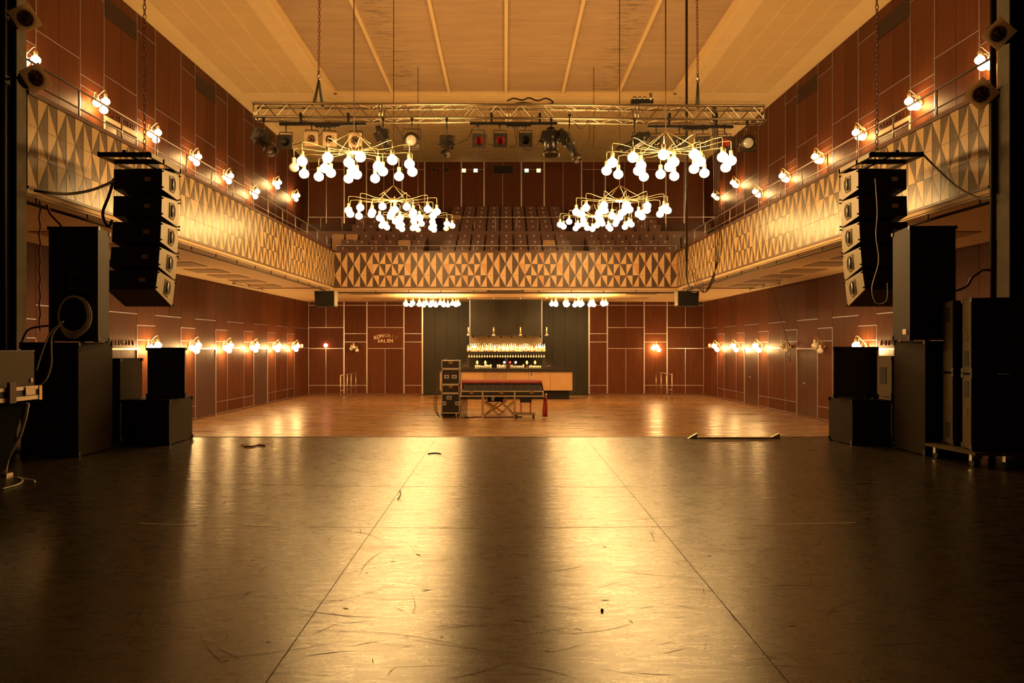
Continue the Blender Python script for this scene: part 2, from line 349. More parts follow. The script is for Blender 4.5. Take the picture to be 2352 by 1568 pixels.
# black wall cladding round the bar
mb = MB(); xs = [972 + i * 27.1 for i in range(15)]
for a, b in zip(xs, xs[1:]): mb.box(PX(a, YB) + .005, PX(b, YB) - .005, YB - .03, YB - .001, .02, ZS)
mb.build('black_cladding', 'bar_backing', bw)
struct(MB().box(-8.9, PX(970, YB), YB - .045, YB - .03, 0, .07).box(PX(1354, YB), 8.95, YB - .045, YB - .03, 0, .07).build('baseboard_back', 'brown_trim'))
# projection-booth ports, signs and grille high on the back wall
def plate(name, label, cat, x0, x1, y0, y1, m_, frame='brown_trim', dep=.05):
    t = thing(name, label, cat, P((x0 + x1) / 2, (y0 + y1) / 2, YB - .04))
    a, b, c, d = PX(x0, YB), PX(x1, YB), PZ(y1, YB), PZ(y0, YB)
    MB().box(a - .03, b + .03, YB - .03 - dep * .5, YB - .019, c - .03, d + .03).build('frame', frame, t)
    MB().box(a, b, YB - .035 - dep * .5, YB - .031, c, d).build('panel', m_, t); return t
plate('wall_grille', 'wide black rectangular opening high in the centre of the back wall', 'wall opening', 1133, 1178, 381, 399, 'black')
for x, m_, lab in ((1065.5, 'sign_amber', 'amber lit projection port window left of the black opening'), (1092.5, 'sign_white', 'plain pale lit port window left of the black opening'), (1209.5, 'sign_white', 'bright white lit port window with a green lower edge'), (1237, 'sign_amber', 'yellowish lit port window furthest right of the black opening')):
    t = plate('port_window', lab, 'window', x - 4.5, x + 4.5, 388, 396, m_)
    if x == 1209.5: MB().box(PX(x - 4.5, YB), PX(x + 4.5, YB), YB - .07, YB - .062, PZ(396.5, YB), PZ(395, YB)).build('green_edge', 'sign_green', t)
for x, lab in ((997, 'left of two small dark square ports high on the back wall'), (1025, 'right of two small dark square ports high on the back wall')):
    plate('dark_port', lab, 'wall port', x - 4, x + 4, 386, 395, 'black')

# ceiling: flat field with tiles around a shallow ribbed recess
RX, RY0, RY1, ZR = 5.67, 9.0, 26.0, ZC + .12
cl = MB(); cl.box(-11, -RX, 9, YB + .2, ZC, ZC + .3).box(RX, 11, 9, YB + .2, ZC, ZC + .3).box(-RX, RX, RY1, YB + .2, ZC, ZC + .3)
ce = struct(cl.build('ceiling', 'ceiling_paint'))
mb = MB(); mb.box(-RX, RX, 9, RY1, ZR, ZR + .15); mb.build('ribbed_panel', 'recess_panel', ce)
mb = MB()
for x in (-RX, RX):
    s = 1 if x < 0 else -1
    mb.box(min(x, x + s * .10), max(x, x + s * .10), 9, RY1, ZC + .055, ZR); mb.box(min(x - s * .2, x - s * .14), max(x - s * .2, x - s * .14), 9, RY1 + .2, ZC - .02, ZC)
mb.box(-RX, RX, RY1 - .1, RY1, ZC + .055, ZR).box(-RX - .2, RX + .2, RY1 + .14, RY1 + .2, ZC - .02, ZC)
for x in (-3.72, -1.84, .03, 1.9, 3.75): mb.box(x - .045, x + .045, 9, RY1 - .1, ZC + .03, ZR)
mb.build('recess_trim', 'ceiling_paint', ce)
mb = MB()
for sg in (-1, 1):
    for c in range(4):
        for r in range(40):
            y0 = 9.5 + r * .6
            if y0 > 25.5: continue
            x0 = sg * (6.22 + c * .6); x1 = x0 + sg * .56
            mb.box(min(x0, x1), max(x0, x1), y0 + .02, y0 + .58, ZC - .004, ZC + .001)
for c in range(-14, 14):
    for r in range(14):
        y0 = 26.5 + r * .6; mb.box(c * .62 + .02, c * .62 + .60, y0 + .01, y0 + .59, ZC - .004, ZC + .001)
mb.build('acoustic_tile', 'ceiling_tile', ce)['kind'] = 'stuff'
# stage surround: proscenium piers, header; unseen stage walls and ceiling toned lighter for bounce
struct(MB().box(-9.6, -6.32, 10.1, 10.35, 0, 12).build('wall_proscenium_left', 'concrete'))
struct(MB().box(6.50, 9.6, 10.1, 10.35, 0, 12).build('wall_proscenium_right', 'concrete'))
struct(MB().box(-6.32, 6.50, 10.1, 10.35, 8.3, 12).build('wall_proscenium_header', 'concrete'))
struct(MB().box(-7.4, -7.3, -3, 10.05, .9, 9.2).build('wall_stage_left', 'stage_wall')); struct(MB().box(7.3, 7.4, -3, 10.05, .9, 9.2).build('wall_stage_right', 'stage_wall'))
struct(MB().box(-7.4, 7.4, -3.1, -3, .9, 9.2).build('wall_stage_rear', 'stage_wall')); struct(MB().box(-7.4, 7.4, -3, 10.05, 9.2, 9.3).build('ceiling_stage', 'stage_wall'))
def drape(x0, x1, y, z0, z1, label):
    n = 60; mb = MB(); vs = []
    for i in range(n + 1):
        u = i / n; x = x0 + (x1 - x0) * u; yy = y + .03 * sin(u * 40)
        vs += [(x, yy, z0), (x, yy, z1), (x, yy - .02, z0), (x, yy - .02, z1)]
    fs = []
    for i in range(n):
        a = i * 4; b = a + 4; fs += [(a, a + 1, b + 1, b), (a + 2, b + 2, b + 3, a + 3), (a + 1, a + 3, b + 3, b + 1), (a, b, b + 2, a + 2)]
    fs += [(0, 2, 3, 1), (n * 4, n * 4 + 1, n * 4 + 3, n * 4 + 2)]
    mb._add(vs, fs); return tag(mb.build('stage_curtain', 'black_cloth', None, ((x0 + x1) / 2, y, z0)), label, 'curtain')
drape(-7.25, -6.2, 9.93, ST, 9.1, 'black stage curtain hanging at the left edge of the stage opening')
drape(6.39, 7.25, 9.93, ST, 9.1, 'black stage curtain hanging at the right edge of the stage opening')

# ---------------- balcony ----------------
def fbox(mb, side, y0, y1, z0, z1, d0, d1, mi=0):
    fx, sg = (BLx, 1) if side == 'left' else (BRx, -1)
    a, b = (d0, d1) if sg > 0 else (d1, d0)
    mb.hexa([(fx(y) + sg * d, y, z) for z in (z0, z1) for y in (y0, y1) for d in (a, b)], mi)
YN = 10.36
slab = MB()
for side in ('left', 'right'):
    bf, wf = (BLx, WLx) if side == 'left' else (BRx, WRx)
    x = [(bf(YN), wf(YN)), (bf(YF), wf(YF))]
    lo = [(min(a), max(a)) for a in x]
    for (z0, z1, mi) in ((ZS, ZS + .12, 0), (5.15, 5.3, 1)):
        slab.hexa([(lo[0][0], YN, z0), (lo[0][1], YN, z0), (lo[1][0], YF, z0), (lo[1][1], YF, z0), (lo[0][0], YN, z1), (lo[0][1], YN, z1), (lo[1][0], YF, z1), (lo[1][1], YF, z1)], mi)
slab.box(WLx(YF), WRx(YF), YF, YB, ZS, ZS + .12, 0)
SR = [28.4 + .86 * i for i in range(3)] + [31.25 + .83 * i for i in range(5)]
SZ = [5.83, 6.18, 6.53, 7.06, 7.40, 7.73, 8.05, 8.38]     # top of seat backs
TH = .84
for i, (y, z) in enumerate(zip(SR, SZ)):
    y0 = y - .45 if i else YF + .1
    if i == 3: y0 = 30.72
    y1 = (SR[i + 1] - .45) if i < 7 and i != 2 else (30.72 if i == 2 else YB)
    slab.box(WLx(YF) + .1, WRx(YF) - .1, y0, y1, 4.6, z - TH, 1)
slab.box(WLx(30) , WRx(30), 30.66, 30.72, 5.6, PZ(531, 30.7), 2)
bs = struct(slab.build('balcony_slab', ['soffit_paint', 'carpet', 'brown_trim']))
# fascia with inlaid wood triangles
def fascia(name, N, cell, mapf, mats, inv_phase, label_side):
    """mapf(u,z,d)->point, u along, z up, d outward"""
    back = MB()
    def bx(u0, u1, z0, z1, d0, d1, mb, mi=0): mb.hexa([mapf(u, z, d) for z in (z0, z1) for u in (u0, u1) for d in (d0, d1)], mi)
    U = N * cell; z0, z1 = 4.29, 5.50; h = (z1 - z0) / 3
    bx(-.0, U + .0, 4.33, 5.55, -.12, 0, back); bx(0, U, 5.50, 5.56, -.16, .03, back); bx(0, U, 4.25, 4.29, -.12, .02, back)
    o = struct(back.build(name, 'brown_trim'))
    lo = MB(); bx(0, U, 4.17, 4.25, -.12, -.03, lo); lo.build('lower_strip', 'cream', o)
    tr = MB(); g = .004
    for c in range(N):
        for r in range(3):     # r=0 top
            a, b = c * cell, (c + 1) * cell; zt = z1 - r * h; zb = zt - h
            even = (r + c) % 2 == 0
            k = (c - 8) % 12; star = r == 1 and (k <= 2 or k >= 10)
            warm = (k == 0 and r in (0, 2)) or (r == 1 and k in (3, 9))
            light = [1, 1, 1, 1, 1, 5][random.randint(0, 5)] if False else 1
            L = 2 if warm else random.choice((1, 1, 3)); D = random.choice((0, 0, 4))
            a += g; b -= g; zt -= g; zb += g
            def q(pts, mi):
                vs = [mapf(u, z, .006) for u, z in pts] + [mapf(u, z, 0) for u, z in pts]
                tr._add(vs, [(0, 1, 2), (0, 3, 4, 1), (1, 4, 5, 2), (2, 5, 3, 0)], mi)
            if even:
                ur = [(a + g, zt), (b, zt), (b, zb + g)]; ll = [(a, zt - g), (b - g, zb), (a, zb)]
                one, two = (ur, ll)
            else:
                lr = [(b, zt - g), (b, zb), (a + g, zb)]; ul = [(a, zt), (b - g, zt), (a, zb + g)]
                one, two = (lr, ul)
            if star: one, two = two, one
            q(one, L); q(two, 1 if (r == 1 and k == 3) else D)
    tr.build('inlay', mats, o)
    return o
FM = ['walnut', 'birch', 'birch_warm', 'birch', 'walnut']; FMS = ['walnut_sheen', 'birch_side', 'birch_side', 'birch_side', 'walnut_sheen']
xl, xr = BLx(YF), BRx(YF); cell = (xr - xl) / 54
fascia('balcony_front_back', 54, cell, lambda u, z, d: Vector((xl + u, YF - d, z)), FM, 0, 'back')
NS = 78; cs = (YF - YN) / NS
fascia('balcony_front_left', NS, cs, lambda u, z, d: Vector((BLx(YF - u) + d, YF - u, z)), FMS, 0, 'left')
fascia('balcony_front_right', NS, cs, lambda u, z, d: Vector((BRx(YF - u) - d, YF - u, z)), FMS, 0, 'right')

# railings
def rail(label, pts, h0, h1, posts, r=.017, mid=None, grp=None):
    t = thing('balcony_railing', label, 'railing', pts[0])
    top = MB(); top.tube([Vector(p) + Vector((0, 0, h1)) for p in pts], r, 8); top.build('top_rail', 'alu_bright', t)
    if mid: m_ = MB(); m_.tube([Vector(p) + Vector((0, 0, mid)) for p in pts], r * .8, 8); m_.build('mid_rail', 'alu_bright', t)
    for p in posts: b = MB(); b.cyl(Vector(p) + Vector((0, 0, h0)), Vector(p) + Vector((0, 0, h1)), r * .9, n=8); b.build('post', 'alu_bright', t)
    return t
bp_ = [PX(x, 27.9) for x in (772, 864, 939, 1013, 1088, 1163, 1238, 1312, 1386, 1461, 1552)]
rail('slim steel rail along the top of the far patterned balcony front', [(bp_[0], 27.88, 0), (bp_[-1], 27.88, 0)], 5.56, 5.76, [(x, 27.88, 0) for x in bp_], .014)
for side, fx, sg in (('left', BLx, -1), ('right', BRx, 1)):
    ys = [YN + .1 + i * 1.27 for i in range(14)]
    rail('double steel railing along the top of the %s side balcony' % side, [(fx(y) + sg * .08, y, 0) for y in (YN + .05, 19, 27.7)], 5.55, 6.0, [(fx(y) + sg * .08, y, 0) for y in ys], .016, 5.72)
ZM = PZ(499, 30.69); ZP = PZ(531, 30.69)
xs = [PX(x, 30.69) for x in (708, 737, 786, 835, 883)] + [PX(1040 + 49 * i, 30.69) for i in range(-2, 12)]
rail('steel rail on the red parapet halfway up the balcony seating', [(xs[0], 30.69, 0), (PX(1644, 30.69), 30.69, 0)], ZP, ZM, [(x, 30.69, 0) for x in xs], .016)
# lighting pipe under the balcony edge
def pipe(label, pts, hang, inw):
    t = thing('lighting_pipe', label, 'pipe', pts[0])
    b = MB(); b.tube(pts, .024, 8); b.build('pipe', 'dark_steel', t)
    for p in hang: b = MB(); p = Vector(p); b.tube([p, p + Vector((0, 0, .11))], .014, 6); b.build('hanger', 'dark_steel', t)
pipe('dark steel lighting pipe under the far balcony edge', [(xl + .1, 27.86, 4.08), (xr - .1, 27.86, 4.08)], [(x, 27.86, 4.09) for x in bp_[1:-1]], (0, .2))
for side, fx, sg in (('left', BLx, 1), ('right', BRx, -1)):
    pipe('dark steel lighting pipe under the %s balcony edge' % side, [(fx(y) - sg * .06, y, 4.08) for y in (YN, 19, 26.6)], [(fx(y) - sg * .06, y, 4.08) for y in [YN + .3 + i * 1.27 for i in range(13)]], (-sg * .2, 0))
    # electrical conduit under the pipe run
# soffit hatches
def hatch(x, y, sx, sy, lab):
    tag(MB().box(x - sx / 2, x + sx / 2, y - sy / 2, y + sy / 2, ZS - .015, ZS).build('ceiling_vent', 'soffit_hatch', None, (x, y, ZS)), lab, 'ceiling vent', 'brown vent panels in the underside of the balcony')
for i in range(8):
    for sg in (-1, 1):
        hatch(sg * 7.95, 14.3 + i * 1.65, .9, 1.0, 'brown rectangular vent set in the underside of the %s balcony' % ('left' if sg < 0 else 'right'))
for x0, x1, y in ((806, 876, 675), (834, 908, 684), (1110, 1198, 691), (1437, 1507, 675), (1417, 1490, 684), (1103, 1200, 683)):
    Y = 2.04 * F / (VY - y); hatch((PX(x0, Y) + PX(x1, Y)) / 2, Y, PX(x1, Y) - PX(x0, Y), .35, 'thin brown vent slot in the soffit under the far balcony')

# ---------------- balcony seats ----------------
def seat_proto(kind, nm='theatre_seat'):
    t = thing(nm, 'x', 'seat', (0, 0, 0)); wd = .235
    # back panel with rounded top, seen from the front
    def shell(z0, z1, y, th, wv, rr, yb=0):
        pts = [(-wv, z0), (wv, z0)] + [(wv - rr + rr * cos(a), z1 - rr + rr * sin(a)) for a in [pi / 8 * i for i in range(5)]] + [(-wv + rr - rr * sin(a), z1 - rr + rr * cos(a)) for a in [pi / 8 * i for i in range(5)]]
        n = len(pts); mb = MB()
        mb._add([(x, y, z) for x, z in pts] + [(x, y + th, z) for x, z in pts], [list(range(n)), list(range(n, 2 * n))[::-1]] + [(i, n + i, n + (i + 1) % n, (i + 1) % n) for i in range(n)])
        return mb
    shell(-.62, 0, .12, .05, wd, .05).build('backrest', 'maroon', t)
    shell(-.66, -.24, .0, .06, wd - .02, .05).build('folded_seat', 'seat_wood' if kind == 'tan' else 'maroon', t)
    b = MB(); b.box(-.262, -.24, -.02, .14, -TH, -.2).box(.24, .262, -.02, .14, -TH, -.2); b.build('side_frame', 'black', t)
    if kind == 'tag': MB().box(-.035, .035, .112, .12, -.085, -.06).box(-.02, .025, .112, .12, -.13, -.118).build('number_tag', 'tag_white', t)
    if kind == 'tan': shell(-.30, -.03, .06, .045, wd - .005, .06).build('raised_pad', 'seat_wood', t)
    return t
pr = {'tag': seat_proto('tag'), 'tan': seat_proto('tan')}; used = {'tag': False, 'tan': False}
rown = ['front', 'second', 'third', 'fourth', 'fifth', 'sixth', 'seventh', 'back']
def put_seat(x, i, kind, block):
    loc = (x, SR[i], SZ[i])
    if kind == 'tan': lab = 'tan wooden upturned seat in the %s balcony row, %s block' % (rown[i], block); g = None
    else: lab = 'maroon theatre seat in the %s balcony row, %s block' % (rown[i], block)
    g = '%s balcony row, %s block' % (rown[i], block)
    if not used[kind]:
        o = pr[kind]; used[kind] = True; o.location = loc; o['label'] = lab; o['group'] = g
    else: copy_tree(pr[kind], lab, loc, None, g)
pit = .533; tanpx = {(1, 919), (2, 770), (2, 802), (5, 1047), (7, 777), (1, 1265), (6, 1554), (7, 778)}
for i in range(8):
    Y = SR[i]; nC = 9
    cc = PX(1163, Y)
    cx = [cc + (k - 4) * pit for k in range(9)]
    if i in (1, 2): cx = [cc + (k - 4) * pit for k in range(9)]
    gap = .62; nl = (6, 6, 7, 6, 6, 6, 5, 5)[i]
    L = [cx[0] - gap - pit * (k + 1) for k in range(nl)]; Rr = [cx[-1] + gap + pit * (k + 1) for k in range(nl)]
    for xs_, bl in ((cx, 'centre'), (L, 'left'), (Rr, 'right')):
        for x in xs_:
            kd = 'tan' if any(r == i and abs((x * F / Y + VX) - p) < 13 for r, p in tanpx) else 'tag'
            put_seat(x, i, kd, bl)

# ---------------- globe lamps ----------------
RB = .089
def globe(mb, c, r=RB): mb.lathe([(r * .40, r * .90), (r * .46, r * .80)] + [(r * cos(a), r * .9 * sin(a)) for a in [R(60 - 16 * k) for k in range(9)]] + [(r * .3, -r * .87), (0, -r * .88)], c, None, 14)
def socket(mb, c): mb.lathe([(0, .17), (.030, .17), (.035, .165), (.035, .075), (.037, .07)], c, None, 12)
OFF = [(.25, -.75), (-.3, -.70), (.75, -.55), (-.79, -.45), (0.0, -.45), (1.0, -.25), (-1.05, 0), (-.79, .74), (-.28, .92), (.22, .90), (.69, .72), (.98, .35), (-1.0, .50), (-.50, -.02), (-.50, .43), (-.04, .12), (-.04, .48), (.45, -.17), (.47, .22)]
def chandelier(label, X, Y, Zb, rot, unlit, ztop, short=False):
    t = thing('chandelier', label, 'chandelier', (X, Y, Zb), 'globe chandeliers')
    hz = Zb + .30; ap = Zb + (.62 if not short else .36)
    b = MB(); b.cyl((X, Y, ap), (X, Y, ztop), .009 if not short else .014, n=6); b.build('cord', 'cable_dull' if not short else 'lamp_rod', t)
    b = MB(); b.cyl((X, Y, hz - .05), (X, Y, hz + .03), .11, .07, 14); b.build('hub', 'lamp_rod', t)
    if not short:
        for k in range(4):
            a = R(45 + 90 * k + rot); b = MB(); b.tube([(X + .03 * cos(a), Y + .03 * sin(a), ap), (X + .50 * cos(a), Y + .5 * sin(a), hz + .02)], .006, 5); b.build('stay', 'lamp_rod', t)
    for i, (dx, dy) in enumerate(OFF):
        c, s = cos(R(rot)), sin(R(rot)); ox, oy = dx * c - dy * s, dx * s + dy * c
        rr = math.hypot(ox, oy) or 1e-3; ux, uy = ox / rr, oy / rr; dz = .0 if rr > .6 else -.02
        e = Vector((X + ox, Y + oy, Zb + dz)); lift = .035 if rr > .6 else .0
        pts = [Vector((X + ux * .08, Y + uy * .08, hz - .01)), Vector((X + ux * rr * .35, Y + uy * rr * .35, hz - .02)), Vector((X + ux * rr * .6, Y + uy * rr * .6, hz - .01)), Vector((X + ux * rr * .85, Y + uy * rr * .85, hz + lift)), Vector((e.x - ux * .02, e.y - uy * .02, hz + lift)), Vector((e.x, e.y, hz + lift - .02)), Vector((e.x, e.y, Zb + dz + .165))]
        b = MB(); b.tube(pts, .0048, 5); am = b.build('arm', 'lamp_rod', t)
        b = MB(); socket(b, e); b.build('socket', 'socket_white', am)
        b = MB(); globe(b, e); g = b.build('globe', 'globe_unlit' if i in unlit else ('globe_lit_low' if short else 'globe_lit'), am)
    return t
Zch = 5.29
XL = lambda px, Y: PX(px, Y)
chandelier('nearest left globe chandelier, hanging just below the lighting truss', PX(813, 13.7), 13.7, Zch, 0, (6,), ZC + .1)
chandelier('nearest right globe chandelier, hanging just below the lighting truss', PX(1529, 13.7), 13.7, Zch, 180, (), ZC + .1)
chandelier('middle left globe chandelier above the balcony seats', PX(904, 18.6), 18.6, PZ(487, 18.6), 12, (), ZC + .1)
chandelier('middle right globe chandelier above the balcony seats', PX(1423, 18.6), 18.6, PZ(487, 18.6), 195, (), ZC + .1)
chandelier('furthest left hanging globe chandelier, partly behind the middle one', PX(960, 23.6), 23.6, PZ(517, 23.6), 20, (9, 11), ZC + .1)
chandelier('furthest right hanging globe chandelier, partly behind the middle one', PX(1364, 23.6), 23.6, PZ(517, 23.6), 200, (), ZC + .1)
chandelier('left globe chandelier fixed close under the balcony soffit', PX(993, 31), 31.0, PZ(698, 31), 10, (), ZS, True)
chandelier('right globe chandelier fixed close under the balcony soffit', PX(1327, 31), 31.0, PZ(698, 31), 190, (14,), ZS, True)

# wall sconces: three globes on brass arms
def sconce(label, base, n, lit=3, grp=None):
    t = thing('wall_sconce', label, 'wall lamp', base, grp); n = Vector(n); tv = Vector((-n.y, n.x, 0)); up = Vector((0, 0, 1)); base = Vector(base)
    b = MB(); b.cyl(base, base + n * .03, .055, n=12); b.build('wall_plate', 'brass', t)
    for i, (o, s_, z) in enumerate(((.17, -.125, 0), (.30, 0, .075), (.19, .13, -.075))):
        c = base + n * o + tv * s_ + up * (z - .05)
        b = MB(); b.tube([base + n * .03, base + n * .05 + tv * s_ * .3 + up * .08, c + up * .24 - n * .05, c + up * .25, c + up * .15], .008, 5); a = b.build('arm', 'brass', t)
        b = MB(); socket(b, c); b.build('socket', 'socket_white', a)
        b = MB(); globe(b, c); b.build('globe', ('globe_lit' if base.z > 4 else 'globe_lit_low') if i < lit else 'globe_unlit', a)
NARC = [14.95, 17.48, 20.01, 22.54, 25.07, 27.6, 30.13, 32.66]
ordn = ['nearest', 'second', 'third', 'fourth', 'fifth', 'sixth', 'seventh', 'furthest']
for side, fx, sg in (('left', WLx, 1), ('right', WRx, -1)):
    for i, y in enumerate(NARC):
        z = 7.60 if i < 6 else 8.45
        sconce('lit triple globe wall lamp above the %s balcony, %s of its row' % (side, ordn[i] + ('' if i in (0, 7) else ' from the stage')), (fx(y) + sg * .02, y, z), (sg, 0, 0), 3, 'wall lamps above the side balconies')
    low = NARC[2:]
    for i, y in enumerate(low):
        un = side == 'right' and i in (1, 2)
        lb = ('%s triple globe wall lamp on the lower %s wall, ' % ('unlit' if un else 'lit', side)) + (['nearest the stage', 'second from the stage', 'third from the stage', 'fourth from the stage', 'fifth from the stage', 'beside the far corner'][i])
        sconce(lb, (fx(y) + sg * .02, y, 2.17), (sg, 0, 0), 0 if un else 3, 'wall lamps on the lower side walls')
sconce('lit triple globe wall lamp on the back wall right of the bar', P(1505, 797, YB - .02), (0, -1, 0), 3)
sconce('unlit triple globe wall lamp on the back wall left of the lettering', P(815, 798, YB - .02), (0, -1, 0), 0)
b = MB(); b.ball(P(748, 793, YB - .09), .085, 12, 8); tag(b.build('bulkhead_lamp', 'exit_dot', None, P(748, 793, YB - .04)), 'small round reddish lamp glowing on the back wall at the left', 'lamp')
for px, py, Y, lab in ((699, 794, 34.2, 'small red exit lamp near the far left corner'), (1625, 793, 34.2, 'small red exit lamp near the far right corner')):
    fx = WLx if px < 1000 else WRx; sg = 1 if px < 1000 else -1; x = fx(Y) + sg * .06
    tag(MB().box(x - .03, x + .03, Y - .06, Y + .06, PZ(py, Y) - .07, PZ(py, Y) + .07).build('exit_sign', 'exit_red', None, (x, Y, PZ(py, Y))), lab, 'exit sign')
def floor_at(px, py, H=CZ - ST):
    Y = H * F / (py - VY); return Vector((PX(px, Y), Y, ST))
# ---------------- lighting truss ----------------
YTR = 15.6
def tz(py): return PZ(py, YTR)
X0, X1 = PX(580, YTR), PX(1757, YTR); DROP = .055
def trz(x, z): return z - DROP * (x - X0) / (X1 - X0)
t = thing('lighting_truss', 'long aluminium box truss hung across the hall carrying the stage lamps', 'truss', ((X0 + X1) / 2, YTR, tz(237)))
ztop, zbot = tz(237), tz(268)
for y in (YTR, YTR + .30):
    for z in (ztop, zbot):
        b = MB(); b.cyl((X0, y, trz(X0, z)), (X1, y, trz(X1, z)), .026, n=10); b.build('chord', 'truss_metal', t)
b = MB(); n = 44; dx = (X1 - X0) / n
for i in range(n):
    xa, xb = X0 + i * dx, X0 + (i + 1) * dx; u, v = (ztop, zbot) if i % 2 else (zbot, ztop)
    for y in (YTR, YTR + .30): b.cyl((xa, y, trz(xa, u)), (xb, y, trz(xb, v)), .009, n=6, cap=False)
    ya, yb2 = (YTR, YTR + .3) if i % 2 else (YTR + .3, YTR)
    for z in (ztop, zbot): b.cyl((xa, ya, trz(xa, z)), (xb, yb2, trz(xb, z)), .009, n=6, cap=False)
for k in range(5):
    x = X0 + (X1 - X0) * k / 4
    for d in (-.03, .03) if 0 < k < 4 else (0.02 if k == 0 else -.02,):
        for y in (YTR, YTR + .3): b.cyl((x + d, y, trz(x, zbot)), (x + d, y, trz(x, ztop)), .013, n=6)
        for z in (ztop, zbot): b.cyl((x + d, YTR, trz(x, z)), (x + d, YTR + .3, trz(x, z)), .013, n=6)
b.build('lattice', 'truss_metal', t)
def chain(label, p0, p1, r=.02):
    p0, p1 = Vector(p0), Vector(p1); L = (p0 - p1).length; n = int(L / .07); b = MB(); d = (p1 - p0) / n
    for i in range(n):
        c = p0 + d * (i + .5); pts = []
        for k in range(9):
            a = 2 * pi * k / 8; u = r * cos(a); v = .045 * sin(a)
            pts.append(c + (Vector((u, 0, v)) if i % 2 else Vector((0, u, v))))
        b.tube(pts, .0065, 4)
    return tag(b.build('hoist_chain', 'cable_red', None, p1), label, 'chain')
for px, side in ((728, 'left'), (1607, 'right')):
    x = PX(px, YTR); zz = tz(183 if side == 'left' else 190)
    chain('rusty steel hoist chain down to the %s end of the lighting truss' % side, (x + (.03 if side == 'left' else -.03), YTR + .15, ZC + .12), (x, YTR + .15, zz + .08))
    t2 = thing('truss_sling', 'dark green fabric sling and hook holding the %s end of the truss' % side, 'sling', (x, YTR + .15, zz))
    b = MB(); b.tube([(x, YTR + .15, zz + .16), (x + .03, YTR + .15, zz + .1), (x, YTR + .15, zz + .04), (x - .035, YTR + .15, zz + .08)], .014, 6); b.cyl((x, YTR + .15, zz + .1), (x, YTR + .15, zz + .24), .03, .022, 8); b.build('hook', 'steel', t2)
    b = MB(); zt_ = trz(x, ztop)
    for sx, yy in ((-.07, YTR), (.03, YTR + .3), (-.03, YTR), (.06, YTR + .3)): b.tube([(x, YTR + .15, zz + .05), (x + sx * .5, (yy + YTR + .15) / 2, (zz + zt_) / 2), (x + sx, yy, zt_ + .03)], .02, 6)
    b.build('strap', 'sling_green', t2)
tag(MB().cyl((PX(1577, 17.5), 17.5, ZC), (PX(1577, 17.5), 17.5, PZ(600, 17.5)), .028, n=8).build('power_cable', 'cable', None, (PX(1577, 17.5), 17.5, PZ(600, 17.5))), 'thick black cable dropping from the ceiling behind the right end of the truss', 'cable')

# lamps
def frame_mx(yaw, pitch):   # local -Y is the beam direction, local +Z up
    return rotm(z=yaw) @ rotm(x=-pitch)
def yoke(b, c, mx, hw, up, zt):
    c = Vector(c)
    b.tube([c + mx @ Vector((-hw, 0, 0)), c + mx @ Vector((-hw, 0, 0)) + Vector((0, 0, up)), c + mx @ Vector((hw, 0, 0)) + Vector((0, 0, up)), c + mx @ Vector((hw, 0, 0))], .011, 5)
    b.cyl(c + Vector((0, 0, up)), (c.x, c.y, zt), .014, n=6); b.obox((c.x, c.y, zt), (.05, .05, .07))
def par(label, c, yaw, pitch, face, frame, zt, R_=.105, L=.30, grp='par can lamps on the truss', roll=0):
    c = Vector(c); t = thing('par_lamp', label, 'stage lamp', c, grp); mx = frame_mx(yaw, pitch); ax = mx @ rotm(x=90) @ rotm(z=roll)  # lathe z -> -Y
    b = MB(); b.lathe([(.03, -L * .62), (R_ * .55, -L * .6), (R_ * .8, -L * .35), (R_, -L * .25), (R_, L * .38), (R_ - .008, L * .38), (R_ - .008, -L * .2)], c, ax, 18); b.build('housing', 'black_gloss', t)
    b = MB(); q = .135; r_ = R_ - .018; vs = []; m_ = 24
    for d in (L * .39, L * .39 + .012):
        for k in range(m_):
            a = 2 * pi * k / m_ + pi / 4 * 0; sq = q / max(abs(cos(a)), abs(sin(a))); vs += [c + ax @ Vector((sq * cos(a), sq * sin(a), d)), c + ax @ Vector((r_ * cos(a), r_ * sin(a), d))]
    fs = []
    for k in range(m_):
        a, e = 2 * k, 2 * ((k + 1) % m_); o = 2 * m_
        fs += [(a, e, e + 1, a + 1), (o + a, o + a + 1, o + e + 1, o + e), (a, o + a, o + e, e), (a + 1, e + 1, o + e + 1, o + a + 1)]
    b._add(vs, fs); b.build('gel_frame', frame, t)
    b = MB(); b.lathe([(0.0, L * .0), (R_ * .4, L * .06), (R_ * .75, L * .2), (R_ - .01, L * .34)], c, ax, 20); b.build('reflector', face, t)
    if zt: b = MB(); yoke(b, c, mx, R_ + .02, .20, zt); b.build('yoke', 'dark_steel', t)
    return t
def profile(label, c, yaw, pitch, zt, L=.55, R_=.085):
    c = Vector(c); t = thing('profile_spotlight', label, 'stage lamp', c, 'profile spotlights on the truss'); mx = frame_mx(yaw, pitch); ax = mx @ rotm(x=90)
    b = MB(); b.lathe([(0, -L * .5), (R_ * .55, -L * .5), (R_ * .8, -L * .38), (R_ * 1.15, -L * .32), (R_ * 1.15, -L * .02), (R_ * .9, 0), (R_ * .85, L * .42)], c, ax, 16)
    b.obox(c + ax @ Vector((0, 0, -L * .15)), (R_ * 2.5, R_ * 2.2, L * .3), ax); b.build('body', 'black_gloss', t)
    b = MB(); b.lathe([(R_ * .9, L * .36), (R_ * 1.1, L * .38), (R_ * 1.1, L * .52), (R_, L * .52), (R_, L * .4), (0, L * .40)], c, ax, 16); b.build('lens_tube', 'dark_steel', t)
    b = MB(); b.cyl(c + mx @ Vector((-R_ * 1.7, 0, 0)), c + mx @ Vector((R_ * 1.7, 0, 0)), .018, n=8); b.build('tilt_knob', 'black', t)
    if zt: b = MB(); yoke(b, c, mx, R_ + .05, .16, zt); b.build('yoke', 'dark_steel', t)
    return t
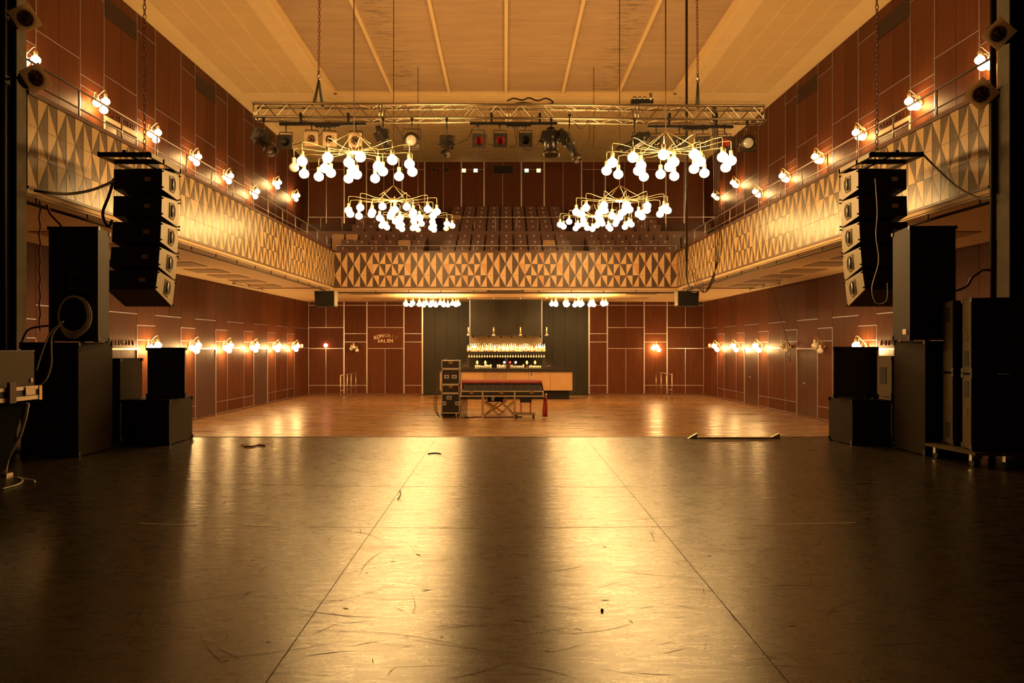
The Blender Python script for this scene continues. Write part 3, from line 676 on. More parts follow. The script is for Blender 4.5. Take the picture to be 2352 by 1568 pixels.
def fresnel(label, c, yaw, pitch, zt):
    c = Vector(c); t = thing('fresnel_lamp', label, 'stage lamp', c, 'fresnel lamps on the truss'); mx = frame_mx(yaw, pitch); ax = mx @ rotm(x=90)
    b = MB(); b.lathe([(0, -.16), (.10, -.15), (.15, -.08), (.16, .1), (.13, .13), (.10, .13)], c, ax, 12); b.obox(c + mx @ Vector((0, -.02, -.12)), (.32, .2, .1), mx); b.build('body', 'dark_steel', t)
    b = MB(); b.lathe([(.10, .125), (.06, .14), (0, .145)], c, ax, 14); b.build('lens', 'lens', t)
    b = MB(); b.obox(c + mx @ Vector((0, -.13, -.17)), (.34, .12, .012), mx); b.build('barn_door', 'dark_steel', t)
    if zt: b = MB(); yoke(b, c, mx, .17, .22, zt); b.build('yoke', 'dark_steel', t)
bars = [(642, 840, 285, 'left'), (1079, 1280, 284, 'centre'), (1488, 1684, 291, 'right')]
for a, b_, y, nm in bars:
    x0, x1 = PX(a, YTR), PX(b_, YTR); z = tz(y); t = thing('lamp_bar', 'black lamp bar clamped under the %s of the truss' % nm, 'lamp bar', ((x0 + x1) / 2, YTR, z), 'black lamp bars')
    b = MB(); b.box(x0, x1, YTR - .03, YTR + .03, z - .025, z + .025); b.build('bar', 'black', t)
    b = MB(); cx = (x0 + x1) / 2 + .1; b.box(cx - .25, cx + .25, YTR - .02, YTR + .04, z - .055, z - .026); [b.cyl((cx - .2 + .07 * k, YTR, z - .08), (cx - .2 + .07 * k, YTR, z - .05), .015, n=6) for k in range(6)]; b.build('socket_strip', 'black_gloss', t)
    for f in (.25, .8): x = x0 + (x1 - x0) * f; b = MB(); b.box(x - .02, x + .02, YTR - .02, YTR + .02, z + .02, zbot + .05); b.obox((x, YTR - .02, zbot + .02), (.05, .06, .09)); b.build('clamp', 'black', t)
zb = tz(285)
par('dark par lamp with black frame, second lamp from the left end of the truss', P(657, 327, YTR), 5, -8, 'gel_dark', 'gel_dark', zb)
par('par lamp with pale frame and sparkling silver reflector, above the left chandelier', P(716, 322, YTR), 8, -4, 'reflector', 'gel', zb)
par('par lamp with tinted frame, second of the three sparkling ones on the left', P(757, 323, YTR), 14, -4, 'reflector', 'gel', zb)
par('par lamp with pale frame, behind the cord of the nearest left chandelier', P(818, 324, YTR), 2, -6, 'reflector', 'gel', zb)
profile('large dark profile spotlight tilted down at the left end of the truss', P(606, 322, YTR), 50, -45, tz(275), .75, .12)
profile('profile spotlight tilted towards the hall, left of the shuttered lamp', P(880, 318, YTR), 150, -50, tz(275))
fresnel('round black lamp with half moon lens left of centre on the truss', P(946, 322, YTR), 0, -15, tz(275))
profile('profile spotlight pointing down at the stage, left of the centre lamp bar', P(1026, 332, YTR), 0, -50, tz(275), .55, .10)
par('par lamp with reddish gel, leftmost on the centre lamp bar', P(1098, 322, YTR), 15, -18, 'gel_red', 'gel_dark', zb)
par('par lamp with reddish gel, second on the centre lamp bar', P(1148, 323, YTR), 6, -12, 'gel_red', 'gel_dark', zb)
par('black par lamp with dark lens, third on the centre lamp bar', P(1207, 323, YTR), 0, -8, 'gel_dark', 'gel_dark', zb)
profile('fat black spotlight pointing straight down right of centre', P(1266, 325, YTR), 0, -85, tz(275), .55, .15)
profile('slim glossy profile spotlight tilted down, right of the fat spotlight', P(1308, 332, YTR - .25), 60, -60, tz(275), .75, .085)
profile('long profile spotlight aimed away over the right chandelier', P(1457, 327, YTR), -115, -25, tz(275), .7, .09)
par('par lamp with sparkling reflector, leftmost on the right lamp bar', P(1507, 330, YTR), -5, -6, 'reflector', 'gel_dark', tz(291))
par('par lamp with sparkling reflector, second on the right lamp bar', P(1560, 331, YTR), -10, -5, 'reflector', 'gel_dark', tz(291))
par('par lamp with sparkling reflector, third on the right lamp bar', P(1614, 331, YTR), -12, -5, 'reflector', 'gel_dark', tz(291))
par('par lamp with red gel at the right end of the right lamp bar', P(1664, 331, YTR), -8, -6, 'gel_red', 'gel_dark', tz(291))
fresnel('round black lamp hanging at the far right end of the truss', P(1716, 328, YTR), -6, -15, tz(282))
# junk on top of truss and loose leads
b = MB(); x = PX(1475, YTR); z = trz(x, ztop)
b.box(x - .22, x + .22, YTR - .02, YTR + .12, z + .03, z + .12); b2 = [b.cyl((x - .15 + .1 * k, YTR, z + .12), (x - .15 + .1 * k, YTR, z + .17), .035, n=10, mi=1) for k in range(3)]; b.cyl((x + .17, YTR, z + .1), (x + .17, YTR, z + .24), .03, n=8, mi=1)
tag(b.build('cable_splitter', ['black_gloss', 'truss_metal'], None, (x, YTR, z)), 'black connector box with round sockets lying on top of the truss', 'connector box')
def lead(label, pts, r=.008, m_='cable', name='cable', cat='cable', grp=None, n=24):
    pts = [Vector(p) for p in pts]; out = []
    for i in range(len(pts) - 1):
        p0 = pts[max(i - 1, 0)]; p1 = pts[i]; p2 = pts[i + 1]; p3 = pts[min(i + 2, len(pts) - 1)]
        for k in range(8):
            u = k / 8; out.append(.5 * ((2 * p1) + (-p0 + p2) * u + (2 * p0 - 5 * p1 + 4 * p2 - p3) * u * u + (-p0 + 3 * p1 - 3 * p2 + p3) * u ** 3))
    out.append(pts[-1]); b = MB(); b.tube(out, r, 6); return tag(b.build(name, m_, None, pts[0]), label, cat, grp)
def PS(l, Y): return [P(a, b, Y) for a, b in l]
lead('coil of black cable bunched on top of the truss at centre', PS([(1165, 232), (1180, 226), (1200, 230), (1215, 225), (1235, 231), (1255, 226), (1270, 236), (1240, 240), (1200, 236), (1175, 240)], YTR + .15), .016)
for i, l in enumerate([[(905, 285), (922, 310), (925, 338), (915, 352)], [(1050, 330), (1075, 318), (1085, 295), (1100, 288)], [(1120, 330), (1135, 333), (1150, 330)], [(1180, 290), (1186, 330), (1170, 337)], [(1185, 285), (1200, 340), (1230, 338), (1245, 310)], [(1318, 280), (1335, 296), (1350, 280)], [(1350, 270), (1355, 310), (1340, 350), (1312, 355)], [(665, 335), (690, 328), (700, 322)], [(748, 293), (735, 310), (722, 316)], [(1585, 290), (1592, 310), (1600, 318)], [(1630, 315), (1650, 302), (1665, 304), (1670, 312)]]):
    lead(['thin cable drooping beside the half moon lamp', 'cable from the downward spotlight to the centre bar', 'short cable looping between the two reddish lamps', 'cable hanging from the centre bar strip', 'cable looping under the third lamp of the centre bar', 'small cable loop under the truss right of centre', 'long brown cable drooping right of the glossy spotlight', 'short cable beside the second lamp from the left', 'cable from the left lamp bar strip', 'cable beside the second right bar lamp', 'cable arching above the red gel lamp'][i], PS(l, YTR + .03), .007, 'cable')
# cable bundle dropping from the right of the truss to the balcony edge
for k, dx in enumerate((0, 4, 8, 12)):
    lead(['leftmost', 'second', 'third', 'rightmost'][k] + ' of the cables dropping from the right truss end to the balcony', [P(1636 + dx * .7, 245, 15.9), P(1638 + dx, 330, 16.5), P(1641 + dx, 450, 18), P(1643 + dx, 580, 20.5), P(1640 + dx - k * 6, 640, 22), P(1618 + dx - k * 4, 672, 23), P(1596 + k * 6, 650, 23.6), P(1590 + k * 5, 620 + k * 6, 24)], .011, 'cable', 'hanging_cable', 'cable', 'bundle of cables at the right balcony')
lead('black cable sagging from the ceiling drop to the right monitor', [P(1577, 600, 17.5), P(1578, 640, 18.5), P(1588, 668, 21), P(1600, 670, 23)], .022)

# ---------------- line arrays ----------------
def line_array(side):
    sg = -1 if side == 'left' else 1
    xa = -5.03 if side == 'left' else 5.18; xb = xa + sg * .70
    t = thing('line_array_speaker', 'black five-cabinet line array hanging on a chain at the %s of the stage' % side, 'loudspeaker', ((xa + xb) / 2, 11.8, 4.85))
    Fp = Vector((0, 12.08, 4.80)); H = .415; D = .60
    for i, td in enumerate((1, 3, 6, 10, 16)):
        a = R(td); dn = Vector((0, -sin(a), -cos(a))); bk = Vector((0, -cos(a), sin(a)))
        f0, f1 = Fp, Fp + dn * (H - .012); r0 = f0 + bk * D + dn * .055; r1 = f1 + bk * D - dn * .055; Fp = Fp + dn * H
        xm0, xm1 = min(xa, xb), max(xa, xb)
        cabn = MB(); cabn.hexa([Vector((x, p.y, p.z)) for pr_ in ((r1, f1), (r0, f0)) for p in pr_ for x in (xm0, xm1)])
        cb = cabn.build('cabinet', 'speaker_paint', t)
        # lit inner side plate with octagonal handle
        e1 = (f0 - r0); up = -dn; fw = -bk; xs_ = xa - sg * .008
        c0 = (f0 + f1 + r0 + r1) / 4
        sp_ = MB(); sp_.hexa([Vector((x, p.y, p.z)) for pr_ in ((r1, f1), (r0, f0)) for p in pr_ for x in sorted((xs_, xa + sg * .001))]); sp_.build('side_plate', 'array_side', cb)
        hc = c0 + fw * .06
        ring = MB(); pts = []
        for (u, v) in ((-.10, -.11), (.04, -.12), (.10, -.05), (.10, .06), (.04, .12), (-.10, .11)): q = hc + fw * u + up * v; pts.append(Vector((xs_ - sg * .003, q.y, q.z)))
        ring.tube(pts + [pts[0]], .008, 5); ring.build('handle_rim', 'array_side', cb)
        hole = MB(); pin = [Vector((xs_ - sg * .004, (hc + (Vector((0, p.y, p.z)) - hc) * .78).y, (hc + (Vector((0, p.y, p.z)) - hc) * .78).z)) for p in pts]
        hole._add(pin + [p + Vector((sg * .004, 0, 0)) for p in pin], [list(range(6)), list(range(6, 12))]); hole.build('handle_recess', 'black', cb)
        bar = MB(); p0 = hc + up * .09 - fw * .02; p1 = hc - up * .09 - fw * .02; bar.cyl((xs_ - sg * .012, p0.y, p0.z), (xs_ - sg * .012, p1.y, p1.z), .012, n=6); bar.build('handle_bar', 'steel', cb)
        pins = MB()
        for p, d in ((r0, -.03), (r1, .03), (f0, -.02), (f1, .02)): q = p + up * d; pins.cyl((xs_ - sg * .025, q.y, q.z), (xs_ + sg * .02, q.y, q.z), .012, n=6)
        pins.build('rigging_pin', 'black', cb)
        pl = MB(); q = (r0 + r1) / 2; xx = xa + sg * (.2 if side == 'left' else .52); pl.box(xx - .045, xx + .045, q.y - .012, q.y + .03, q.z - .03, q.z + .03); pl.build('connector_plate', 'steel', cb)
    # rear rigging struts between cabinets
    z = 4.87
    for x in (xa - sg * .0, xb): fb = MB(); fb.hexa([Vector((x + dx, y, zz)) for zz in (z - .03, z + .035) for y in (11.05, 12.15) for dx in (-.02, .02)]); fb.build('rigging_side_bar', 'array_side', t)
    fb = MB()
    for y in (11.08, 11.5, 12.1): fb.box(min(xa, xb) - .02, max(xa, xb) + .02, y - .03, y + .03, z - .03, z + .03)
    fb.box(min(xa, xb) + .33, min(xa, xb) + .38, 11.05, 12.15, z + .02, z + .06); fb.build('rigging_frame', 'black', t)
    px_, pyt = (332, 352) if side == 'left' else (2014, 350)
    x = PX(px_, 11.62)
    b = MB(); b.tube([(x, 11.62, z + .03), (x + .04, 11.62, z + .09), (x, 11.62, z + .15), (x - .04, 11.62, z + .09), (x, 11.62, z + .04)], .014, 6); b.build('shackle', 'steel', t)
    chain('rusty chain holding the %s line array' % side, (x, 11.62, 9.0), (x, 11.62, z + .15), .022)
    if side == 'right':
        lead('pale signal cable looped down the back of the right line array', [P(2010, 410, 11.3), P(2013, 450, 11.2), P(2015, 492, 11.15), P(2012, 540, 11.1), P(2018, 600, 11.0), P(2003, 660, 10.9), P(2012, 695, 10.9), P(2036, 690, 10.9), P(2038, 650, 10.9)], .006, 'cable_grey')
line_array('left'); line_array('right')
lead('thick black cables drooping from the pipe to the left line array', [P(263, 415, 11.3), P(215, 435, 11), P(160, 445, 10.7), P(110, 442, 10.4), P(78, 437, 10.3)], .02, 'cable')
lead('black cable curling down beside the left line array', PS([(262, 410), (250, 450), (236, 490), (248, 520), (258, 505)], 11.3), .022, 'cable')
lead('wavy dark red cable from the right upper speaker to the lamp pole', [P(2190, 668, 9.5), P(2205, 664, 9.45), P(2222, 655, 9.45), P(2232, 638, 9.4), P(2245, 628, 9.4), P(2258, 620, 9.4), P(2278, 620, 9.38)], .016, 'cable_red')
lead('black cable running from the right line array to the side pole', [P(2118, 352, 11.1), P(2150, 385, 10.9), P(2200, 430, 10.5), P(2250, 455, 10.1), P(2286, 450, 9.5)], .015, 'cable')

# ---------------- stage-side speakers ----------------
def speaker(label, poly, z0, z1, mats='speaker_paint', extra=None, name='loudspeaker', cat='loudspeaker'):
    cx = sum(p[0] for p in poly) / len(poly); cy = sum(p[1] for p in poly) / len(poly); t = thing(name, label, cat, (cx, cy, z0))
    MB().prism(poly, z0 + .012, z1).build('cabinet', mats, t)
    for (x, y) in poly: b = MB(); b.obox((x + (cx - x) * .06, y + (cy - y) * .06, z0 + .012), (.05, .05, .024)); b.build('foot', 'rubber', t)
    for (x, y) in poly:
        for z in (z0 + .04, z1 - .02): b = MB(); b.obox((x + (cx - x) * .015, y + (cy - y) * .015, z), (.035, .035, .04)); b.build('corner_protector', 'black_gloss', t)
    return t
def face_detail(t, p, q, z0, z1, nm, m_='black', off=.006, u0=.3, u1=.7):
    p, q = Vector((*p, 0)), Vector((*q, 0)); d = (q - p); nn = Vector((d.y, -d.x, 0)).normalized()
    a, b_ = p + d * u0 + nn * off, p + d * u1 + nn * off; c, e = a - nn * (off + .003), b_ - nn * (off + .003)
    mb = MB(); mb.hexa([Vector((v.x, v.y, z)) for z in (z0, z1) for v in (a, b_, c, e)]); return mb.build(nm, m_, t)
spk = speaker('tall black loudspeaker cabinet standing on the stage floor at the left', [(-5.5, 8.9), (-4.84, 8.89), (-4.84, 9.66), (-5.5, 9.66)], ST, 2.205)
A = speaker('tall tapered black speaker with a cable coil, on top of the left floor cabinet', [(-5.24, 9.0), (-4.675, 9.0), (-4.80, 9.5), (-5.12, 9.5)], 2.205, 3.535)
fr = MB(); fr.box(-4.99 - .01, -4.80, 8.985, 8.999, 2.79, 3.02); fr.build('connector_panel', 'black_gloss', A)
b = MB(); b.box(-4.96, -4.83, 8.975, 8.986, 2.84, 2.98); b.build('connector_recess', 'black', A)
t = thing('cable_coil', 'coil of pale grey cable hung on the back of the upper left speaker', 'cable', P(168, 672, 8.93))
for k in range(7):
    b = MB(); rx = .165 + .012 * (k % 3); rz = .20 + .014 * (k % 4); c = P(168 + (k % 3) * 2, 722 + (k % 4) * 2, 8.95 - .006 * k)
    b.tube([c + Vector((rx * cos(a + .2 * k), 0, rz * sin(a + .2 * k))) for a in [2 * pi * i / 24 for i in range(25)]], .0085, 6); b.build('loop', 'cable_grey', t)
b = MB(); b.box(-4.955, -4.925, 8.95, 8.985, 2.72, 2.80); b.build('hook', 'black', t)
lead('grey cable end hanging from the coil towards the mixing desk case', PS([(140, 740), (120, 770), (118, 800), (118, 835), (108, 868), (94, 883)], 8.6), .009, 'cable_grey')
lead('second grey cable from the coil to the case', PS([(145, 738), (115, 765), (98, 805), (84, 850)], 8.6), .008, 'cable_grey')
lead('wavy red cable dropping from the left balcony pipe', [P(90 + 3 * (k % 2), 460 + k * 20, 10.9) for k in range(16)], .012, 'cable_red')
lead('short wavy red cable from the balcony pipe to the left speaker stack', PS([(108, 470), (115, 490), (128, 505), (140, 518), (150, 540)], 9.9), .016, 'cable_red')
lead('red cable from the left curtain edge into the speaker', PS([(45, 800), (62, 760), (90, 750), (113, 748)], 9.2), .013, 'cable_red')
speaker('olive black speaker box behind the others at the left stage edge', [(-5.5, 10.0), (-5.06, 10.3), (-5.0, 10.8), (-5.5, 10.8)], ST, 2.0)
speaker('low black bass cabinet at the left stage edge', [(-4.86, 9.93), (-4.27, 9.96), (-4.29, 10.75), (-4.86, 10.75)], ST, 1.482)
speaker('small black monitor cabinet standing on the low left bass cabinet', [(-4.70, 10.3), (-4.52, 10.05), (-4.19, 10.25), (-4.36, 10.7), (-4.66, 10.7)], 1.482, 2.145)
# right
speaker('low black bass cabinet at the right stage edge', [(4.36, 10.55), (4.415, 9.96), (4.83, 9.8), (4.83, 10.42)], ST, 1.484)
speaker('small black monitor cabinet standing on the low right bass cabinet', [(4.30, 10.25), (4.61, 9.98), (4.82, 10.15), (4.75, 10.45), (4.42, 10.5)], 1.484, 2.155)
for z0, z1, lb in ((ST, 1.475, 'lower'), (1.475, 2.03, 'upper')):
    t = speaker('%s of two tan grey cabinets with a handle hole behind the right stack' % lb, [(5.10, 10.8), (5.14, 10.42), (5.6, 10.42), (5.6, 10.8)], z0, z1, 'olive_case')
    if lb == 'upper':
        b = MB(); b._add([Vector((5.128 - .002 - .04 * 0 , 10.5 + u, 1.78 + v)) for u, v in ((-.05, -.05), (-.05, .06), (0, .11), (.06, .11), (.06, -.10), (0, -.10))], [list(range(6))])
        face_detail(t, (5.10, 10.8), (5.14, 10.42), 1.66, 1.88, 'handle', 'black', .006, .30, .68)
speaker('big black speaker cabinet on the stage floor at the right', [(4.815, 9.70), (4.825, 9.0), (5.5, 9.05), (5.5, 9.72)], ST, 2.222)
t = speaker('tall black speaker cabinet on top of the right floor cabinet', [(4.76, 9.62), (4.66, 9.02), (5.175, 9.0), (5.18, 9.62)], 2.222, 3.545)
b = MB(); b.box(4.655, 4.66, 9.1, 9.18, 2.3, 2.36); b.build('type_plate', 'steel', t)
# four cabinets on a dolly
dl = thing('dolly', 'wooden dolly with castors under the four cabinets at the right', 'dolly', (5.15, 8.45, ST))
MB().prism([(4.78, 8.92), (4.86, 8.10), (5.62, 7.98), (5.66, 8.96)], 1.03, 1.06).build('board', 'olive_case', dl)
for x, y in ((4.90, 8.2), (4.86, 8.82), (5.2, 8.12), (5.52, 8.12), (5.5, 8.85)):
    b = MB(); b.cyl((x - .02, y, ST + .05), (x + .02, y, ST + .05), .05, n=14); c = b.build('castor', 'rubber', dl)
    b = MB(); b.box(x - .03, x + .03, y - .025, y + .025, ST + .06, 1.03); b.build('fork', 'steel', c)
for (poly, nm) in (([(4.98, 8.90), (4.955, 8.66), (5.36, 8.56), (5.42, 8.92)], 'rear'), ([(4.955, 8.48), (4.885, 8.2), (5.42, 8.06), (5.5, 8.46)], 'front')):
    for z0, z1, ud in ((1.062, 1.86, 'lower'), (1.862, 2.665, 'upper')):
        t = speaker('%s %s speaker of the four stacked on the dolly at the right' % (ud, nm), poly, z0, z1, 'speaker_paint')
        p, q = poly[0], poly[1]
        face_detail(t, p, q, z0 + .015, z1 - .01, 'side_panel', 'olive_case', .006, .02, .98)
        zz = z1 - .24 if (ud == 'upper') == (nm == 'rear') else z0 + .08
        face_detail(t, p, q, zz, zz + .17, 'handle', 'black', .010, .25, .7)
        c = (Vector((*p, 0)) + Vector((*q, 0))) / 2; nn = Vector((q[1] - p[1], p[0] - q[0], 0)).normalized()
        zc = (z0 + z1) / 2; b = MB(); b.cyl(Vector((c.x, c.y, zc)) + nn * .004, Vector((c.x, c.y, zc)) + nn * .010, .05, n=16); b.build('round_logo_plate', 'olive_case', t)
# lamp boom at the right with two par lamps; same at the left
def boom(side, x, y, top, lamps):
    t = thing('lamp_boom', 'tall black pole standing at the %s edge of the stage' % side, 'pole', (x, y, ST))
    b = MB(); b.cyl((x, y, ST + .02), (x, y, top), .036, n=12); b.build('pole', 'black', t)
    b = MB(); b.cyl((x, y, ST), (x, y, ST + .025), .22, n=18); b.build('base_plate', 'black', t)
boom('right', PX(2281, 9.4), 9.4, 8.6, None); boom('left', PX(8, 9.4), 9.4, 8.6, None)
par('upper par lamp with silvery reflector turned sideways at the right stage edge', P(2302, 80, 9.3), -50, -8, 'reflector', 'gel', None, .11, .28, 'par lamps at the stage sides', 38)
par('lower par lamp with silvery reflector in front of the right pole', P(2262, 217, 9.1), -48, -10, 'reflector', 'gel', None, .11, .28, 'par lamps at the stage sides', 38)
par('upper par lamp with silvery reflector turned sideways at the left stage edge', P(50, 45, 9.3), 48, -8, 'reflector', 'gel', None, .11, .28, 'par lamps at the stage sides', 38)
par('lower par lamp with reddish sparkle in front of the left balcony end', P(70, 182, 9.1), 58, -4, 'reflector', 'gel', None, .11, .28, 'par lamps at the stage sides', 38)
for side, px, ys_ in (('right', 2281, (80, 217)), ('left', 8, (45, 182))):
    for k, py in enumerate(ys_):
        tgt = {('right', 0): (2302, 80, 9.35), ('right', 1): (2262, 217, 9.15), ('left', 0): (50, 45, 9.35), ('left', 1): (70, 182, 9.15)}[(side, k)]
        p = P(*tgt); q = Vector((PX(px, 9.4), 9.4, p.z + .08)); b = MB(); b.cyl(q, p + Vector((0, .1, .08)), .016, n=6); b.obox(q, (.1, .1, .1))
        tag(b.build('lamp_bracket', 'black', None, q), '%s black bracket holding a par lamp on the %s pole' % (('upper', 'lower')[k], side), 'bracket')
# mixing desk in its open case at far left
Yd = 7.27; Xd = PX(95, Yd)
t = thing('mixing_desk_case', 'olive equipment case with metal-edged base on a stand at the far left', 'flight case', (Xd - .4, 6.7, ST))
XLd = PX(80, Yd)
MB().box(XLd - .75, XLd, 6.0, Yd - .01, PZ(884, Yd), PZ(804.5, Yd)).build('case_lid', 'olive_case', t)
MB().box(XLd - .755, XLd + .004, 5.99, Yd - .005, PZ(806.5, Yd), PZ(804, Yd)).build('lid_edge', 'black_gloss', t)
cbx = MB().box(Xd - .8, Xd - .006, 6.0, Yd, PZ(914, Yd), PZ(885, Yd)).build('case_base', 'case_board', t)
for a, b_ in ((884, 892), (906, 915)): MB().box(Xd - .01, Xd, 5.99, Yd, PZ(b_, Yd), PZ(a, Yd)).build('metal_edge', 'case_edge', cbx)
MB().box(Xd - .03, Xd + .006, Yd - .04, Yd + .004, PZ(917, Yd), PZ(884, Yd)).build('corner_bracket', 'brass', cbx)
ya_, yb_ = -Xd * F / (VX - 57), -Xd * F / (VX - 79)
MB().box(Xd - .004, Xd + .010, ya_, yb_, PZ(904, Yd), PZ(885, Yd)).build('latch', 'steel', cbx)
b = MB(); yy = -XLd * F / (VX - 71); b.cyl((XLd - .002, yy, PZ(872, Yd)), (XLd + .01, yy, PZ(872, Yd)), .02, n=12); b.build('lock_button', 'steel', cbx)
Xp = Xd + .03; y0, y1 = -Xp * F / (VX - 23), -Xp * F / (VX - 38)
MB().box(Xp - .028, Xp, y0, y1, PZ(925, 6.85), PZ(877, 6.85)).build('wooden_post', 'brown_trim', t)
X2 = PX(60, 7.2)
b = MB(); b.hexa([Vector(v) for v in ((X2 - .7, 6.3, 1.05), (X2 - .12, 6.3, 1.05), (X2 - .7, 7.1, 1.05), (X2 - .12, 7.1, 1.05), (X2 - .7, 6.1, PZ(915, Yd) - .002), (X2, 6.1, PZ(915, Yd) - .002), (X2 - .7, 7.2, PZ(915, Yd) - .002), (X2, 7.2, PZ(915, Yd) - .002))]); b.build('draped_body', 'black_cloth', t)
b = MB(); b.tube([P(64, 926, 7.22), P(58, 960, 7.24), P(46, 1000, 7.3), P(18, 1052, 7.45), P(14, 1070, 7.7), (PX(13, 7.7), 7.7, ST + .02)], .016, 8); b.build('leg', 'cable_grey', t)
MB().box(-5.4, PX(30, 7.65), 7.55, 7.65, ST + .001, ST + .03).build('foot_bar', 'steel', t)
lead('thin cable lying on the stage floor below the desk case', [floor_at(*q) + Vector((0, 0, .01)) for q in ((5, 1125), (40, 1115), (52, 1105), (40, 1098), (60, 1102), (80, 1106), (78, 1110))], .006, 'cable_grey')

# hanging monitors under the balcony corners
for side, x0, x1, y0, y1 in (('left', 722, 768, 668, 703), ('right', 1557, 1606, 668, 702)):
    Y = 26.7; a, b_ = PX(x0, Y), PX(x1, Y); z0, z1 = PZ(y1, Y), PZ(y0, Y)
    t = thing('monitor_speaker', 'black monitor speaker hanging under the %s balcony corner' % side, 'loudspeaker', ((a + b_) / 2, Y, z1))
    sl = .06 if side == 'left' else -.06
    b = MB(); b.hexa([Vector(v) for v in ((a + .03, Y, z0), (b_ - .03, Y, z0), (a, Y + .45, z0 - .02), (b_, Y + .45, z0 - .02), (a, Y, z1), (b_, Y, z1), (a, Y + .45, z1), (b_, Y + .45, z1))]); b.build('cabinet', 'black', t)
    xe = b_ if side == 'left' else a; b = MB(); b.box(xe - .012, xe + .012, Y - .02, Y + .47, z0 + .02, z1); b.build('grille', 'array_side', t)
    b = MB(); b.cyl(((a + b_) / 2 - .15, Y + .2, z1), ((a + b_) / 2 - .15, Y + .2, ZS), .015, n=6); b.cyl(((a + b_) / 2 + .15, Y + .2, z1), ((a + b_) / 2 + .15, Y + .2, ZS), .015, n=6); b.build('bracket', 'steel', t)
# fluorescent tubes under the side balconies, conduits
for side, fx, sg in (('left', WLx, 1), ('right', WRx, -1)):
    t = thing('fluorescent_tube', 'unlit white fluorescent tube under the %s balcony near the wall' % side, 'lamp', (fx(25) + sg * 1.0, 25, 4.1))
    b = MB(); b.cyl((fx(26) + sg * .75, 24.0, 4.1), (fx(26) + sg * .75, 26.9, 4.1), .024, n=8); b.build('tube', 'tube_white', t)
    b = MB(); [b.box(fx(26) + sg * .75 - .03, fx(26) + sg * .75 + .03, y - .05, y + .05, 4.07, ZS) for y in (24.05, 25.5, 26.85)]; b.build('holder', 'tube_white', t)
    x0, x1 = (fx(26) + .8, -6.3) if sg > 0 else (6.35, fx(26) - .8)
    tag(MB().cyl((x0, 26.2, 4.12), (x1, 26.2, 4.12), .018, n=6).build('conduit', 'soffit_hatch', None, (x0, 26.2, 4.12)), 'horizontal conduit pipe under the %s balcony behind the monitor' % side, 'pipe')
lead('brown cable hanging from the soffit to the unlit right wall lamp', [(WRx(25) - .5, 25.5, 4.12), P(1790, 720, 25.2), P(1808, 780, 25), P(1815, 800, 24.95), P(1815, 830, 24.95), P(1810, 815, 24.95)], .009, 'cable')

# ---------------- bar ----------------
YBR = 32.2
t = thing('bar_counter', 'bar counter with black top and tan front panels against the black wall', 'bar counter', (.05, YBR, 0))
x0, x1 = PX(1010, YBR), PX(1315, YBR)
MB().box(x0 + .1, PX(1308, YBR), YBR + .12, YBR + .7, 0, PZ(897, YBR)).build('plinth', 'black', t)
MB().box(x0, x1 + .02, YBR - .03, YBR + .75, PZ(853.5, YBR), PZ(846, YBR)).build('counter_top', 'black_gloss', t)
MB().box(x0 + .02, x1 - .02, YBR + .02, YBR + .7, PZ(897, YBR), PZ(853.5, YBR)).build('carcass', 'groove', t)
xs = [1010, 1061, 1112, 1163, 1214, 1264, 1315]
for i, (a, c) in enumerate(zip(xs, xs[1:])):
    MB().box(PX(a, YBR) + .006, PX(c, YBR) - .006, YBR, YBR + .02, PZ(896.5, YBR), PZ(854, YBR)).build('front_panel', 'bar_front_dark' if i == 2 else 'bar_front', t)
b = MB(); b.cyl((PX(1146, YBR), YBR - .02, PZ(867, YBR)), (PX(1146, YBR), YBR, PZ(867, YBR)), .02, n=10); b.build('lock', 'tag_white', t)
b = MB(); b.obox((PX(1223, YBR), YBR - .006, PZ(860, YBR)), (.11, .006, .09), rotm(y=35)); b.obox((PX(1224, YBR), YBR - .01, PZ(860, YBR)), (.06, .006, .05), rotm(y=35), 1); b.build('sticker', ['black', 'tag_white'], t)
YH = 33.9
t = thing('bottle_shelf', 'black bar shelf unit on posts behind the counter', 'shelf', (PX(1162, YH), YH, 0))
MB().box(PX(1073, YH), PX(1252, YH), YH - .2, YH + .25, PZ(812.5, YH), PZ(807, YH)).build('upper_shelf', 'black_gloss', t)
MB().box(PX(1073, YH), PX(1252, YH), YH - .1, YH + .35, .0, PZ(846, YH)).build('back_cabinet', 'black', t)
for x in (1075, 1163, 1249): MB().box(PX(x, YH) - .06, PX(x, YH) + .06, YH + .1, YH + .2, PZ(846, YH), PZ(812, YH)).build('post', 'dark_steel', t)
t = thing('bar_canopy', 'black panelled canopy hanging above the bottle shelf', 'canopy', (PX(1162, YH), YH, PZ(770, YH)))
MB().box(PX(1080, YH), PX(1244, YH), YH - .25, YH - .21, PZ(770, YH), ZS).box(PX(1080, YH), PX(1244, YH), YH - .21, YH + .5, PZ(770, YH), PZ(768.5, YH)).build('panel', 'bar_backing', t)
MB().box(PX(1080, YH), PX(1244, YH), YH + .46, YH + .5, PZ(812, YH), PZ(770, YH)).build('back_panel', 'array_side', t)
for x in (1080, 1244): MB().box(PX(x, YH) - .015, PX(x, YH) + .015, YH - .27, YH - .25, PZ(790, YH), ZS).build('metal_strip', 'alu', t)
def spotl(x, e, col=(1, .66, .3), sz=1.5, bl=.5):
    l = bpy.data.lights.new('spot_light', 'SPOT'); l.energy = e; l.color = col; l.spot_size = sz; l.spot_blend = bl; l.shadow_soft_size = .03
    return l
